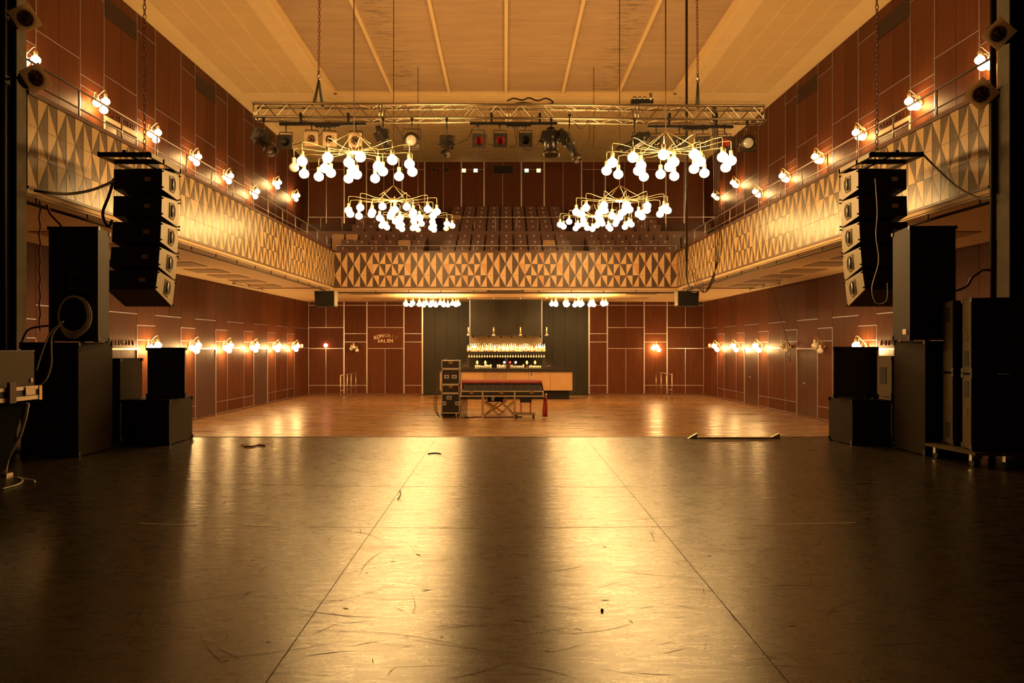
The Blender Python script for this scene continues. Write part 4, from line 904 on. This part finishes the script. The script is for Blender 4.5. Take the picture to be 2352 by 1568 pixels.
for i, x in enumerate((1087, 1123, 1151, 1175, 1206, 1241)):
    t = thing('small_spotlight', 'small black spotlight under the bar canopy', 'spotlight', (PX(x, YH), YH - .1, PZ(772, YH)), 'spotlights under the bar canopy')
    b = MB(); b.cyl((PX(x, YH), YH - .1, PZ(775.5, YH)), (PX(x, YH), YH - .1, PZ(770.5, YH)), .03, n=10); b.build('housing', 'black', t)
    lo = bpy.data.objects.new('spot_beam', spotl(x, 110)); COL.objects.link(lo); lo.parent = t; lo.location = (0, 0, -.09); lo.rotation_euler = (R(18), 0, 0)
BP = [(.030, 0), (.036, .01), (.036, .19), (.028, .225), (.013, .25), (.013, .31), (.015, .312), (.015, .33), (0, .33)]
bott = {}
zsh = PZ(807, YH)
bl = ['pale glass', 'amber', 'dark red', 'cream', 'olive green', 'reddish']
for i in range(38):
    x = PX(1075 + i * 4.75, YH); k = random.choice((0, 0, 3, 1, 1, 2, 5, 3, 4)); hsc = random.choice((.85, .95, 1, 1.05)); y = YH - .1 + .12 * (i % 2)
    lab = '%s bottle standing among the others on the upper bar shelf' % bl[k]
    if k not in bott:
        t = thing('bottle', lab, 'bottle', (x, y, zsh), 'bottles on the upper bar shelf')
        MB().lathe([(0, 0)] + BP[:6], (x, y, zsh), None, 10).build('glass_body', 'bottle_%d' % k, t)
        MB().lathe([(.016, .30), (.016, .335), (0, .335)], (x, y, zsh), None, 8).build('cap', 'black_gloss' if k % 2 else 'tag_white', t)
        MB().lathe([(.0375, .06), (.0375, .15)], (x, y, zsh), None, 10).build('label', 'tag_white' if k not in (0, 3) else 'bottle_1', t); bott[k] = t
    else: t = copy_tree(bott[k], lab, (x, y, zsh), None, 'bottles on the upper bar shelf')
    t.scale = (1.15, 1.15, hsc)
# glasses hanging under the upper shelf
gp = None; zs2 = PZ(812.5, YH)
for i in range(30):
    x = PX(1078 + i * 5.9, YH); lab = 'clear stemmed glass hanging upside down under the upper bar shelf'
    if gp is None:
        gp = tag(MB().lathe([(.035, 0), (.035, -.004), (.004, -.008), (.004, -.05), (.03, -.075), (.036, -.12), (.03, -.15)], (x, YH - .15, zs2), None, 10).build('hanging_glass', 'glass_white', None, (x, YH - .15, zs2)), lab, 'glass', 'glasses hanging under the upper bar shelf')
    else: o = gp.copy(); COL.objects.link(o); o.location = (x, YH - .15, zs2)
# glasses standing on the counter
gp = None; zt = PZ(846, YBR)
for a, c, n_, gh in ((1092, 1127, 9, 'left'), (1143, 1160, 5, 'centre left'), (1172, 1203, 8, 'centre right'), (1217, 1242, 7, 'right')):
    for i in range(n_):
        x = PX(a + (c - a) * i / (n_ - 1), YBR); y = YBR + .3 + .12 * (i % 2); lab = 'pale drinking glass in the %s cluster on the bar counter' % gh; g = 'drinking glasses, %s cluster' % gh
        if gp is None: gp = tag(MB().lathe([(0, 0), (.027, 0), (.034, .13), (.030, .13), (.025, .012), (0, .012)], (x, y, zt), None, 10).build('drinking_glass', 'glass_white', None, (x, y, zt)), lab, 'glass', g)
        else: o = gp.copy(); COL.objects.link(o); o.location = (x, y, zt); o['label'] = lab; o['group'] = g; o.scale = (1, 1, random.choice((.8, 1, 1.2)))
for x, lab in ((1095, 'leftmost'), (1114, 'second'), (1211, 'third'), (1230, 'rightmost')):
    t = thing('table_lamp', '%s small amber bulb lamp on the bar counter' % lab, 'lamp', (PX(x, YBR), YBR + .5, zt), 'amber bulb lamps on the bar')
    X = PX(x, YBR); MB().lathe([(.04, 0), (.04, .01), (.01, .02), (.01, .16), (.025, .17)], (X, YBR + .5, zt), None, 10).build('stand', 'brass', t)
    MB().lathe([(.015, .17), (.045, .21), (.048, .24), (.03, .285), (.008, .315), (0, .32)], (X, YBR + .5, zt), None, 12).build('bulb', 'glow_amber', t)
t = thing('beer_tap', 'beer tap tower on the bar with white, red and white round badges', 'beer tap', (PX(1171, YBR), YBR + .15, zt))
MB().box(PX(1156, YBR), PX(1186, YBR), YBR + .13, YBR + .2, zt + .14, zt + .19).box(PX(1170, YBR) - .04, PX(1170, YBR) + .04, YBR + .13, YBR + .2, zt, zt + .14).build('tower', 'chrome', t)
for x, m_ in ((1158.5, 'glow_white'), (1171.5, 'glow_red'), (1184.5, 'glow_white')):
    b = MB(); X = PX(x, YBR); b.cyl((X, YBR + .12, zt + .25), (X, YBR + .15, zt + .25), .045, n=16); b.build('badge', m_, t)
    MB().cyl((X, YBR + .14, zt + .05), (X, YBR + .14, zt + .14), .012, n=6).build('spout', 'chrome', t)
for x, lab, s_ in ((1070, 'small reddish card reader on the left of the bar counter', -1), (1262, 'small reddish card reader on the right of the bar counter', 1)):
    X = PX(x, YBR); b = MB(); b.obox((X, YBR + .4, zt + .09), (.14, .10, .025), rotm(y=-20 * s_)); b.box(X - .03, X + .03, YBR + .37, YBR + .43, zt, zt + .08, 1)
    tag(b.build('payment_terminal', ['red_cloth', 'black'], None, (X, YBR + .4, zt)), lab, 'terminal')
for x, lab in ((1076, 'leftmost'), (1134, 'second'), (1195.5, 'third'), (1255.5, 'rightmost')):
    Yp = YBR + .1; X = PX(x, Yp); zt_ = PZ(751, Yp); zb_ = PZ(772, Yp)
    t = thing('pendant_lamp', '%s of the four brass stem pendants above the bar' % lab, 'pendant lamp', (X, Yp, zb_), 'brass pendants above the bar')
    MB().cyl((X, Yp, zt_), (X, Yp, ZS), .004, n=5).build('cord', 'cable', t); MB().cyl((X, Yp, zb_ + .1), (X, Yp, zt_), .03, n=10).build('stem', 'letter_metal', t)
    MB().lathe([(.03, .12), (.05, .10), (.075, .05), (.078, .02), (.07, 0), (.06, .03), (0, .08)], (X, Yp, zb_), None, 16).build('shade', 'chrome', t)
    MB().cyl((X, Yp, ZS - .05), (X, Yp, ZS), .02, .04, 8).build('ceiling_rose', 'tag_white', t)

# lettering on the back wall
def letters(name, label, chars, m_, loc, cat='lettering'):
    t = thing(name, label, cat, loc)
    for k_, (ch, pos, size, mx) in enumerate(chars):
        cu = bpy.data.curves.new('letter', 'FONT'); cu.body = ch; cu.size = size; cu.extrude = .012; cu.offset = .004; cu.align_x = 'CENTER'; cu.resolution_u = 3
        tmp = bpy.data.objects.new('tmp', cu); me = bpy.data.meshes.new_from_object(tmp); bpy.data.objects.remove(tmp)
        me.transform(mx); me.transform(Matrix.Translation(Vector(pos) - Vector(loc))); me.name = 'letter'; me.materials.clear(); me.materials.append(M[m_ if isinstance(m_, str) else m_[k_]])
        o = bpy.data.objects.new('letter', me); COL.objects.link(o); o.parent = t
    return t
yl = YB - .032
ch = []; up_ = Matrix.Rotation(R(90), 4, 'X')
for c, px, py, rot in (('K', 863.5, 778.5, 22), ('O', 870, 776, 12), ('N', 877.5, 774.5, 6), ('G', 886, 773.8, 0), ('R', 893.5, 774.5, -6), ('E', 901, 775.7, -14), ('S', 909, 778, -22)):
    ch.append((c, P(px, py, yl), .21, Matrix.Rotation(R(-rot), 4, 'Y') @ up_))
for c, px in (('S', 870), ('A', 876.8), ('L', 884), ('E', 891.5), ('N', 898.8)): ch.append((c, P(px, 786, yl), .21, up_))
letters('hall_lettering', 'metal letters KONGRES SALEN on the back wall, first word arched', ch, ['letter_metal'] * 3 + ['letter_dim_glint', 'letter_dim_glint', 'letter_faint_glint', 'letter_faint_glint'] + ['letter_metal'] * 5, P(885, 786, yl))  # reflection fading along the first word is put into darker letter materials
def wall_text(side, text, y0, y1, z, size, lab):
    fx, sg = (WLx, 1) if side == 'left' else (WRx, -1); n = len(text); cl_ = []
    for i, c in enumerate(text):
        u = (i + .5) / n; y = y0 + (y1 - y0) * u
        cl_.append((c, (fx(y) + sg * .032, y, z), size, Matrix.Rotation(R(90 if sg > 0 else -90), 4, 'Z') @ up_))
    letters('wall_lettering', lab, cl_, 'wood_c', (fx(y0), y0, z))
wall_text('left', 'GARDEROBEN', 18.1, 19.4, 7.52, .16, 'small dark raised letters above the upper door on the left wall')
wall_text('left', 'FORUMSET', 18.1, 19.4, 2.2, .16, 'small dark raised letters above the lower door nearest the left speakers')
wall_text('right', 'GARDEROBE'[::1], 19.4, 18.1, 7.52, .16, 'small dark raised letters above the upper door on the right wall')
wall_text('right', 'TOILET', 19.4, 18.3, 2.2, .16, 'small dark raised letters above the lower right door by the speakers')
# vents high on the side walls
for side, fx, sg in (('left', WLx, 1), ('right', WRx, -1)):
    for y, lb in ((17.97, 'nearer'), (23.03, 'farther')):
        b = MB(); wallbox(b, side, y + .02, y + 1.53, 9.76, 10.2, .018, .03); t = tag(b.build('wall_vent', 'black', None, (fx(y), y, 9.76)), 'dark rectangular vent high on the %s wall, %s from the stage' % (side, lb), 'vent')
        b = MB()
        for k in range(9): wallbox(b, side, y + .02, y + 1.53, 9.79 + k * .046, 9.80 + k * .046, .03, .038)
        b.build('louvre', 'brown_trim', t)

# ---------------- front-of-house desk in the hall ----------------
def flight_case(label, x0, x1, y0, y1, z0, z1, handles=(), latch=True, cast=False):
    t = thing('flight_case', label, 'flight case', ((x0 + x1) / 2, y0, z0)); e = .022
    MB().box(x0 + .004, x1 - .004, y0 + .004, y1 - .004, z0 + .004, z1 - .004).build('panel', 'case_board', t)
    b = MB()
    for x in (x0, x1 - e):
        for y in (y0, y1 - e): b.box(x, x + e, y, y + e, z0, z1)
    for z in (z0, z1 - e * 1.2):
        for y in (y0, y1 - e): b.box(x0, x1, y, y + e, z, z + e * 1.2)
        for x in (x0, x1 - e): b.box(x, x + e, y0, y1, z, z + e * 1.2)
    b.build('metal_edge', 'case_edge', t)
    for (u, v) in handles:
        x = x0 + (x1 - x0) * u; z = z0 + (z1 - z0) * v
        b = MB(); b.box(x - .075, x + .075, y0 - .008, y0 + .004, z - .055, z + .055); h = b.build('handle_plate', 'alu_bright', t)
        b = MB(); b.box(x - .05, x + .05, y0 - .02, y0 - .008, z - .012, z + .012); b.build('grip', 'black', h)
    if latch: b = MB(); x = (x0 + x1) / 2; b.box(x - .06, x + .06, y0 - .008, y0 + .004, z1 - .11, z1 - .03); b.build('latch', 'brass', t)
    if cast:
        for x in (x0 + .06, x1 - .06):
            for y in (y0 + .08, y1 - .08): b = MB(); b.cyl((x - .02, y, z0 - .07), (x + .02, y, z0 - .07), .06, n=12); b.box(x - .03, x + .03, y - .03, y + .03, z0 - .04, z0); b.build('castor', 'rubber', t)
    return t
YR = 23.75; xa, xb = PX(1014, YR), PX(1056, YR)
def zr(py): return PZ(py, YR)
flight_case('bottom flight case of the equipment stack, on castors', xa, xb, YR, YR + .6, .14, zr(903), ((.42, .78), (.12, .5), (.88, .5)), False, True)
flight_case('slim flight case second from the bottom of the equipment stack', xa + .01, xb - .01, YR, YR + .6, zr(903) + .002, zr(883))
flight_case('flight case with two handles, third in the equipment stack', xa, xb, YR, YR + .6, zr(883) + .002, zr(847), ((.28, .5), (.70, .5)), False)
flight_case('topmost slim flight case of the equipment stack', xa, xb - .0, YR, YR + .6, zr(847) + .002, zr(827))
flight_case('tall narrow case standing behind the equipment stack', xa - .07, xa + .4, YR + .65, YR + 1.2, .0, PZ(850, YR + .65), (), False)
lead('tangle of thin cables lying on the equipment stack', [Vector((xa + .06 + .42 * (k * .37 % 1), YR + .1 + .3 * (k * .61 % 1), zr(827) + .02 + .03 * (k % 2))) for k in range(14)], .008, 'cable')
for k in range(5):
    lead('black cable hanging down the side of the equipment stack', [(xb + .03 + .03 * k, YR - .02 - .02 * k, .85 - .05 * k), (xb + .07 + .04 * k, YR - .05, .5), (xb + .02 + .05 * k, YR - .1 - .03 * k, .1), (xb + .1 + .06 * k, YR - .15, .02)], .014, 'cable', 'cable', 'cable', 'cables beside the equipment stack')
for k in range(3): lead('dark cable looping down the left of the equipment stack', [(xa - .06, YR + .1, 1.2 - .2 * k), (xa - .13 - .03 * k, YR, .7), (xa - .14 - .04 * k, YR - .02, .3), (xa - .05, YR - .06, .02)], .01, 'cable', 'cable', 'cable', 'cables left of the equipment stack')
lead('brown cable snaking across the floor under the mixing table', [(xb + .15, YR - .1, .015), (xb + .5, YR + .25, .015), (xb + .9, YR + .15, .015), (xb + 1.3, YR + .2, .015), (xb + 1.9, YR + .3, .015)], .015, 'cable_red')
lead('thin yellowish cable curled on the floor by the equipment stack', [(xb + .3, YR + .2, .6), (xb + .33, YR + .1, .02), (xb + .5, YR - .05, .012), (xb + .75, YR - .1, .012), (xb + .6, YR - .2, .012)], .006, 'brass')
YM = 23.6; xm0, xm1 = PX(1058, YM), PX(1248, YM)
def zm(py): return PZ(py, YM)
t = thing('mixing_table', 'mixing desk in a long flight case tray on trestle legs in mid hall', 'mixing table', ((xm0 + xm1) / 2, YM, 0))
tr_ = MB().box(xm0, xm1, YM, YM + .95, zm(911), zm(897)).build('case_tray', 'case_board', t)
b = MB()
for py in (898.5, 909.5): b.box(xm0 - .01, xm1 + .01, YM - .012, YM + .002, zm(py + 1.3), zm(py - 1.3)); b.box(xm0 - .012, xm0, YM, YM + .95, zm(py + 1.3), zm(py - 1.3)); b.box(xm1, xm1 + .012, YM, YM + .95, zm(py + 1.3), zm(py - 1.3))
for x in (1058.5, 1108.5, 1182, 1247.5): b.box(PX(x, YM) - .02, PX(x, YM) + .02, YM - .016, YM, zm(912), zm(896.5))
b.build('metal_edge', 'case_edge', tr_)
for x in (1083, 1152, 1221): MB().box(PX(x, YM) - .055, PX(x, YM) + .055, YM - .022, YM - .008, zm(904.5), zm(898)).build('latch', 'brass', tr_)
cn = MB(); cn.hexa([Vector(v) for v in ((xm0 + .08, YM + .03, zm(896.8)), (xm1 - .06, YM + .03, zm(896.8)), (xm0 + .08, YM + .9, zm(896.8)), (xm1 - .06, YM + .9, zm(896.8)), (xm0 + .08, YM + .06, zm(882)), (xm1 - .06, YM + .06, zm(882)), (xm0 + .08, YM + .85, zm(885)), (xm1 - .06, YM + .85, zm(885)))])
cons = cn.build('console', 'case_board', t)
b = MB()
for k in range(9):
    for py in (884.5, 894.5): b.ball((xm0 + .16 + k * .275, YM + .038 if py > 890 else YM + .05, zm(py)), .007, 8, 5)
b.build('screw', 'tag_white', cons)
for x in (1109, 1182): MB().box(PX(x, YM) - .035, PX(x, YM) + .035, YM + .02, YM + .10, 0, zm(911.2)).build('leg', 'bar_front_dark', t)
b = MB()
for y in (YM + .12, YM + .75):
    b = MB()
    for p, q in (((1112, 925), (1146, 957)), ((1146, 925), (1112, 957)), ((1146, 957), (1180, 925)), ((1150, 925), (1181, 955))):
        b.cyl((PX(p[0], YM), y, max(zm(p[1]), .02)), (PX(q[0], YM), y, max(zm(q[1]), .02)), .014, n=6)
    b.build('cross_brace', 'bar_front_dark', t)
# red cover cloth with drape
b = MB(); N = 30; vs = []; 
for i in range(N + 1):
    u = i / N; x = xm0 + .03 + (xm1 - xm0 - .07) * u
    for (y, z) in ((YM - .0 + .006 * sin(i * 1.1), zm(880.8) + .003 * sin(i * 2.1)), (YM - .01, zm(876)), (YM + .05, zm(874)), (YM + .9, zm(874) + .004 * sin(i)), (YM + .96, zm(892))): vs.append((x, y, z))
fs = [(i * 5 + j, (i + 1) * 5 + j, (i + 1) * 5 + j + 1, i * 5 + j + 1) for i in range(N) for j in range(4)]
b._add(vs, fs, 0, True)
b.hexa([Vector(v) for v in ((xm0 + .03, YM, zm(895)), (xm0 + .05, YM, zm(895)), (xm0 + .03, YM + .95, zm(895)), (xm0 + .05, YM + .95, zm(895)), (xm0 + .03, YM, zm(874.5)), (xm0 + .06, YM, zm(874.5)), (xm0 + .03, YM + .9, zm(874.5)), (xm0 + .06, YM + .9, zm(874.5)))])
b.hexa([Vector(v) for v in ((xm1 + .0, YM, zm(896)), (xm1 + .02, YM, zm(896)), (xm1 + .0, YM + .95, zm(896)), (xm1 + .02, YM + .95, zm(896)), (xm1 - .07, YM, zm(874.5)), (xm1 - .05, YM, zm(874.5)), (xm1 - .07, YM + .9, zm(874.5)), (xm1 - .05, YM + .9, zm(874.5)))])
co = tag(b.build('cover_cloth', 'red_cloth', None, ((xm0 + xm1) / 2, YM, zm(874))), 'dusty red cloth covering the mixing desk', 'cloth')
sd = co.modifiers.new('thick', 'SOLIDIFY'); sd.thickness = .012
b = MB(); vs = []
for i in range(9):
    u = i / 8
    for j, (xo, w_) in enumerate(((.02, .06), (.02, .10), (.0, .14), (-.02, .16), (-.01, .15))):
        z = zm(912) * (1 - j / 4) + .03; vs.append((xm1 + xo + w_ * u * .9, YM + .25 + .05 * sin(u * 12) , z))
b._add(vs, [(i * 5 + j, (i + 1) * 5 + j, (i + 1) * 5 + j + 1, i * 5 + j + 1) for i in range(8) for j in range(4)], 0, True)
co = tag(b.build('red_drape', 'red_drape', None, (xm1 + .05, YM + .25, 0)), 'red cloth hanging to the floor from the right end of the mixing table', 'cloth'); sd = co.modifiers.new('thick', 'SOLIDIFY'); sd.thickness = .02
b = MB(); b.cyl((xm1 + .04, YM + .2, zm(912)), (xm1 + .12, YM + .2, zm(905)), .03, n=8); b.ball((xm1 + .08, YM + .18, zm(914)), .05, 10, 7, 1); b.build
tag(b.build('cloth_knot', ['steel', 'red_cloth'], None, (xm1 + .06, YM + .2, zm(914))), 'knotted red cloth and clamp at the right end of the mixing table', 'cloth')
# stool on a dolly
Yt = 23.55; xs0, xs1 = PX(1194.5, Yt), PX(1221, Yt)
t = thing('dolly', 'low dolly on four castors beneath the stool at the mixing table', 'dolly', ((xs0 + xs1) / 2, Yt, 0))
MB().box(PX(1183, Yt), PX(1230, Yt), Yt - .05, Yt + .42, .12, .16).build('board', 'olive_case', t); MB().box(PX(1183, Yt), PX(1230, Yt), Yt - .056, Yt - .05, .115, .165).build('edge_strip', 'steel', t)
for x in (PX(1187, Yt), PX(1226, Yt)):
    for y in (Yt + .0, Yt + .36): MB().cyl((x - .02, y, .055), (x + .02, y, .055), .055, n=12).box(x - .03, x + .03, y - .02, y + .02, .08, .12).build('castor', 'rubber', t)
t = thing('stool', 'black padded stool with dark red legs standing on the dolly', 'stool', ((xs0 + xs1) / 2, Yt + .15, .16))
zs_ = PZ(911, Yt) - .03
b = MB(); b.prism([(xs0 + .03, Yt), (xs1 - .03, Yt), (xs1, Yt + .04), (xs1, Yt + .30), (xs1 - .03, Yt + .34), (xs0 + .03, Yt + .34), (xs0, Yt + .30), (xs0, Yt + .04)], PZ(924, Yt), zs_ - .02); b.build('seat_skirt', 'black', t)
b = MB(); b.prism([(xs0 + .05, Yt + .02), (xs1 - .05, Yt + .02), (xs1 - .03, Yt + .06), (xs1 - .03, Yt + .28), (xs0 + .03, Yt + .28), (xs0 + .03, Yt + .06)], zs_ - .02, zs_ + .01); b.build('seat_pad', 'black_gloss', t)
for x in (xs0 + .015, xs1 - .045):
    for y in (Yt + .02, Yt + .28): MB().box(x, x + .035, y, y + .035, .16, PZ(924, Yt)).build('leg', 'red_drape', t)
# folding chair with a jacket
Yc = 24.75; xc0, xc1 = PX(1117, Yc), PX(1162, Yc)
t = thing('folding_chair', 'folding director chair with red seat behind the mixing table', 'chair', ((xc0 + xc1) / 2, Yc, 0))
MB().box(xc0, xc1, Yc, Yc + .4, .42, .46).build('seat', 'red_cloth', t)
b = MB()
for y in (Yc, Yc + .38): b.cyl((xc0, y, .42), (xc1, y, .015), .015, n=6); b.cyl((xc1, y, .42), (xc0, y, .015), .015, n=6)
b.build('crossed_leg', 'brass', t)
for x in (xc0, xc1): MB().box(x - .015, x + .015, Yc + .36, Yc + .39, .42, .88).build('back_post', 'brass', t)
MB().box(xc0, xc1, Yc + .37, Yc + .39, .66, .88).build('backrest', 'black_cloth', t)
b = MB(); b.hexa([Vector(v) for v in ((xc0 + .05, Yc - .03, .42), (xc1 - .1, Yc - .03, .45), (xc0 + .05, Yc + .0, .42), (xc1 - .1, Yc + .0, .45), (xc0 + .0, Yc + .3, .86), (xc1 - .0, Yc + .3, .86), (xc0 + .0, Yc + .36, .86), (xc1 - .0, Yc + .36, .86))]); b.obox((xc0 + .22, Yc - .045, .6), (.1, .02, .28), rotm(y=8), 1)
tag(b.build('jacket', ['black_cloth', 'cable_grey'], None, ((xc0 + xc1) / 2, Yc, .5)), 'dark jacket with grey lining draped over the folding chair', 'jacket')

b = MB(); Yq = 27.5; b.box(PX(1118, Yq), PX(1204, Yq), Yq - .03, Yq + .03, PZ(669.5, Yq), PZ(667, Yq)); [b.box(PX(x, Yq) - .02, PX(x, Yq) + .02, Yq - .02, 27.84, PZ(667.5, Yq), 4.16) for x in (1122, 1200)]
tag(b.build('lamp_bar', 'black', None, (PX(1160, Yq), Yq, 4.1)), 'short black lamp bar hanging under the centre of the far balcony edge', 'lamp bar')
# barrier rails by the back wall
for side, posts in (('left', [(782, 925, 861), (797.5, 920, 858), (806.5, 916, 856), (817, 911, 854)]), ('right', [(1543.5, 923.5, 858), (1531, 919, 857), (1518.5, 915, 855), (1507, 911, 853)])):
    pts = []
    for px, py, pt in posts: Y = 2.15 * F / (py - VY); pts.append((PX(px, Y), Y, PZ(pt, Y)))
    t = thing('barrier_rail', 'slim metal barrier rail standing near the back wall at the %s' % side, 'barrier', (pts[0][0], pts[0][1], 0))
    for x, y, z in pts: MB().cyl((x, y, 0), (x, y, z), .018, n=8).build('post', 'steel', t)
    for f in (1, .45): MB().tube([(x, y, z * f - .02) for x, y, z in pts], .013, 6).build('rail', 'steel', t)

# things lying about on the stage
Yk = 10.72
t = thing('metal_bracket', 'bright metal bar with triangular end brackets lying at the stage front edge', 'bracket', (PX(1690, Yk), Yk, ST))
MB().box(PX(1602, Yk), PX(1775, Yk), Yk - .03, Yk + .02, ST, ST + .022).build('bar', 'case_edge', t)
for xa_, xb_ in ((1601, 1580), (1790, 1765)):
    a, c = PX(xa_, Yk), PX(xb_, Yk); b = MB(); vs = [(a, Yk - .02, ST), (a, Yk - .02, ST + .075), (c, Yk - .02, ST + .004)]; b._add(vs + [(x, y + .05, z) for x, y, z in vs], [(0, 1, 2), (3, 5, 4), (0, 3, 4, 1), (1, 4, 5, 2), (2, 5, 3, 0)]); b.build('end_bracket', 'case_edge', t)
def strip(name, pts, wd, m_, label, cat, h=.0015):
    b = MB(); pts = [floor_at(*p) for p in pts]
    for p, q in zip(pts, pts[1:]):
        d = (q - p); nn = Vector((-d.y, d.x, 0)).normalized() * wd / 2
        b.hexa([p - nn, q - nn, p + nn, q + nn] + [v + Vector((0, 0, h)) for v in (p - nn, q - nn, p + nn, q + nn)])
    return tag(b.build(name, m_, None, pts[0]), label, cat)
strip('floor_tape', [(322, 1201.5), (385, 1204), (450, 1206)], .014, 'tape_white', 'worn white tape line on the stage floor at the left', 'tape')
strip('floor_tape', [(575, 1207), (640, 1208)], .014, 'tape_white', 'short faint white tape remnant left of centre on the stage floor', 'tape')
strip('floor_tape', [(1716, 1206), (1965, 1200)], .014, 'tape_white', 'long worn white tape line on the stage floor at the right', 'tape')
seam = MB()
def seamline(pts, wd):
    pts = [floor_at(*p) for p in pts]
    for p, q in zip(pts, pts[1:]):
        d = (q - p); nn = Vector((-d.y, d.x, 0)).normalized() * wd / 2
        seam.hexa([p - nn, q - nn, p + nn, q + nn] + [v + Vector((0, 0, .0008)) for v in (p - nn, q - nn, p + nn, q + nn)])
seamline([(430, 1111), (900, 1117), (1400, 1118), (2040, 1106)], .008); seamline([(700, 1210), (1100, 1213), (1550, 1209)], .006)
seam.build('board_seam', 'scuff_light', sf)
seam = MB(); seamline([(998, 1012), (610, 1568)], .004); seamline([(1350, 1012), (1812, 1568)], .004)
seam.build('board_joint', 'scuff_dark', sf)
# scuffs and scratches: hairline arcs on the boards
rs = random.Random(3)
for nm, m_, cnt in (('scratch', 'scuff_light', 420), ('scuff', 'scuff_dark', 420)):
    mb = MB()
    for i in range(cnt):
        Y = rs.uniform(2.9, 10.2); x = rs.uniform(-.55, .55) * Y * .95; x = max(-4.4, min(4.4, x)); a = rs.uniform(0, pi) if rs.random() < .5 else rs.gauss(0, .3); L = abs(rs.gauss(0, .2)) + .03 + (.6 if rs.random() < .07 else 0); k = rs.uniform(-2.2, 2.2); wd = rs.uniform(.0006, .0020) * (1.6 if rs.random() < .1 else 1)
        if m_ == 'scuff_dark' and rs.random() < .3: L *= .2; wd *= 3
        pts = []; n_ = 8
        for j in range(n_ + 1):
            pts.append(Vector((x, Y, ST))); x += cos(a) * L / n_; Y += sin(a) * L / n_; a += k * L / n_
        for j, (p, q) in enumerate(zip(pts, pts[1:])):
            d = q - p
            if d.length < 1e-5: continue
            w0 = wd * sin(pi * (j + .15) / (n_ + .3)); w1 = wd * sin(pi * (j + 1.15) / (n_ + .3)); nn = Vector((-d.y, d.x, 0)).normalized()
            mb._add([p - nn * w0, q - nn * w1, q + nn * w1, p + nn * w0, ][0:4] if False else [v + Vector((0, 0, .0009)) for v in (p - nn * w0, q - nn * w1, q + nn * w1, p + nn * w0)], [(0, 1, 2, 3)])
    mb.build(nm, m_, sf)['kind'] = 'stuff'
lead('short piece of string lying near the stage edge', [floor_at(983, 1043) + Vector((0, 0, .006)), floor_at(1000, 1041) + Vector((0, 0, .006)), floor_at(1012, 1043) + Vector((0, 0, .006))], .007, 'cable')
lead('small knot of dark cord on the stage floor', [floor_at(x, y) + Vector((0, 0, .006)) for x, y in ((555, 1023), (565, 1020), (560, 1026), (580, 1025), (595, 1022), (608, 1024), (606, 1020))], .008, 'cable_red')
lead('curved scrap of dark cord on the stage floor left of centre', [floor_at(x, y) + Vector((0, 0, .005)) for x, y in ((919, 1126), (920, 1135), (914, 1147))], .005, 'cable')
b = MB(); b.ball(floor_at(1383, 1403) + Vector((0, 0, .005)), .008, 8, 5); tag(b.build('crumb', 'cable', None, floor_at(1383, 1403)), 'small brown crumb of dirt on the stage floor', 'debris')
# small objects on the balcony edge at the right
b = MB(); x, y = BRx(24.0) + .25, 24.0; b.box(x - .1, x + .25, y - .6, y + .5, 5.52, 5.75); tag(b.build('equipment_box', 'black', None, (x, y, 5.52)), 'black box lying on the right side balcony edge', 'box')
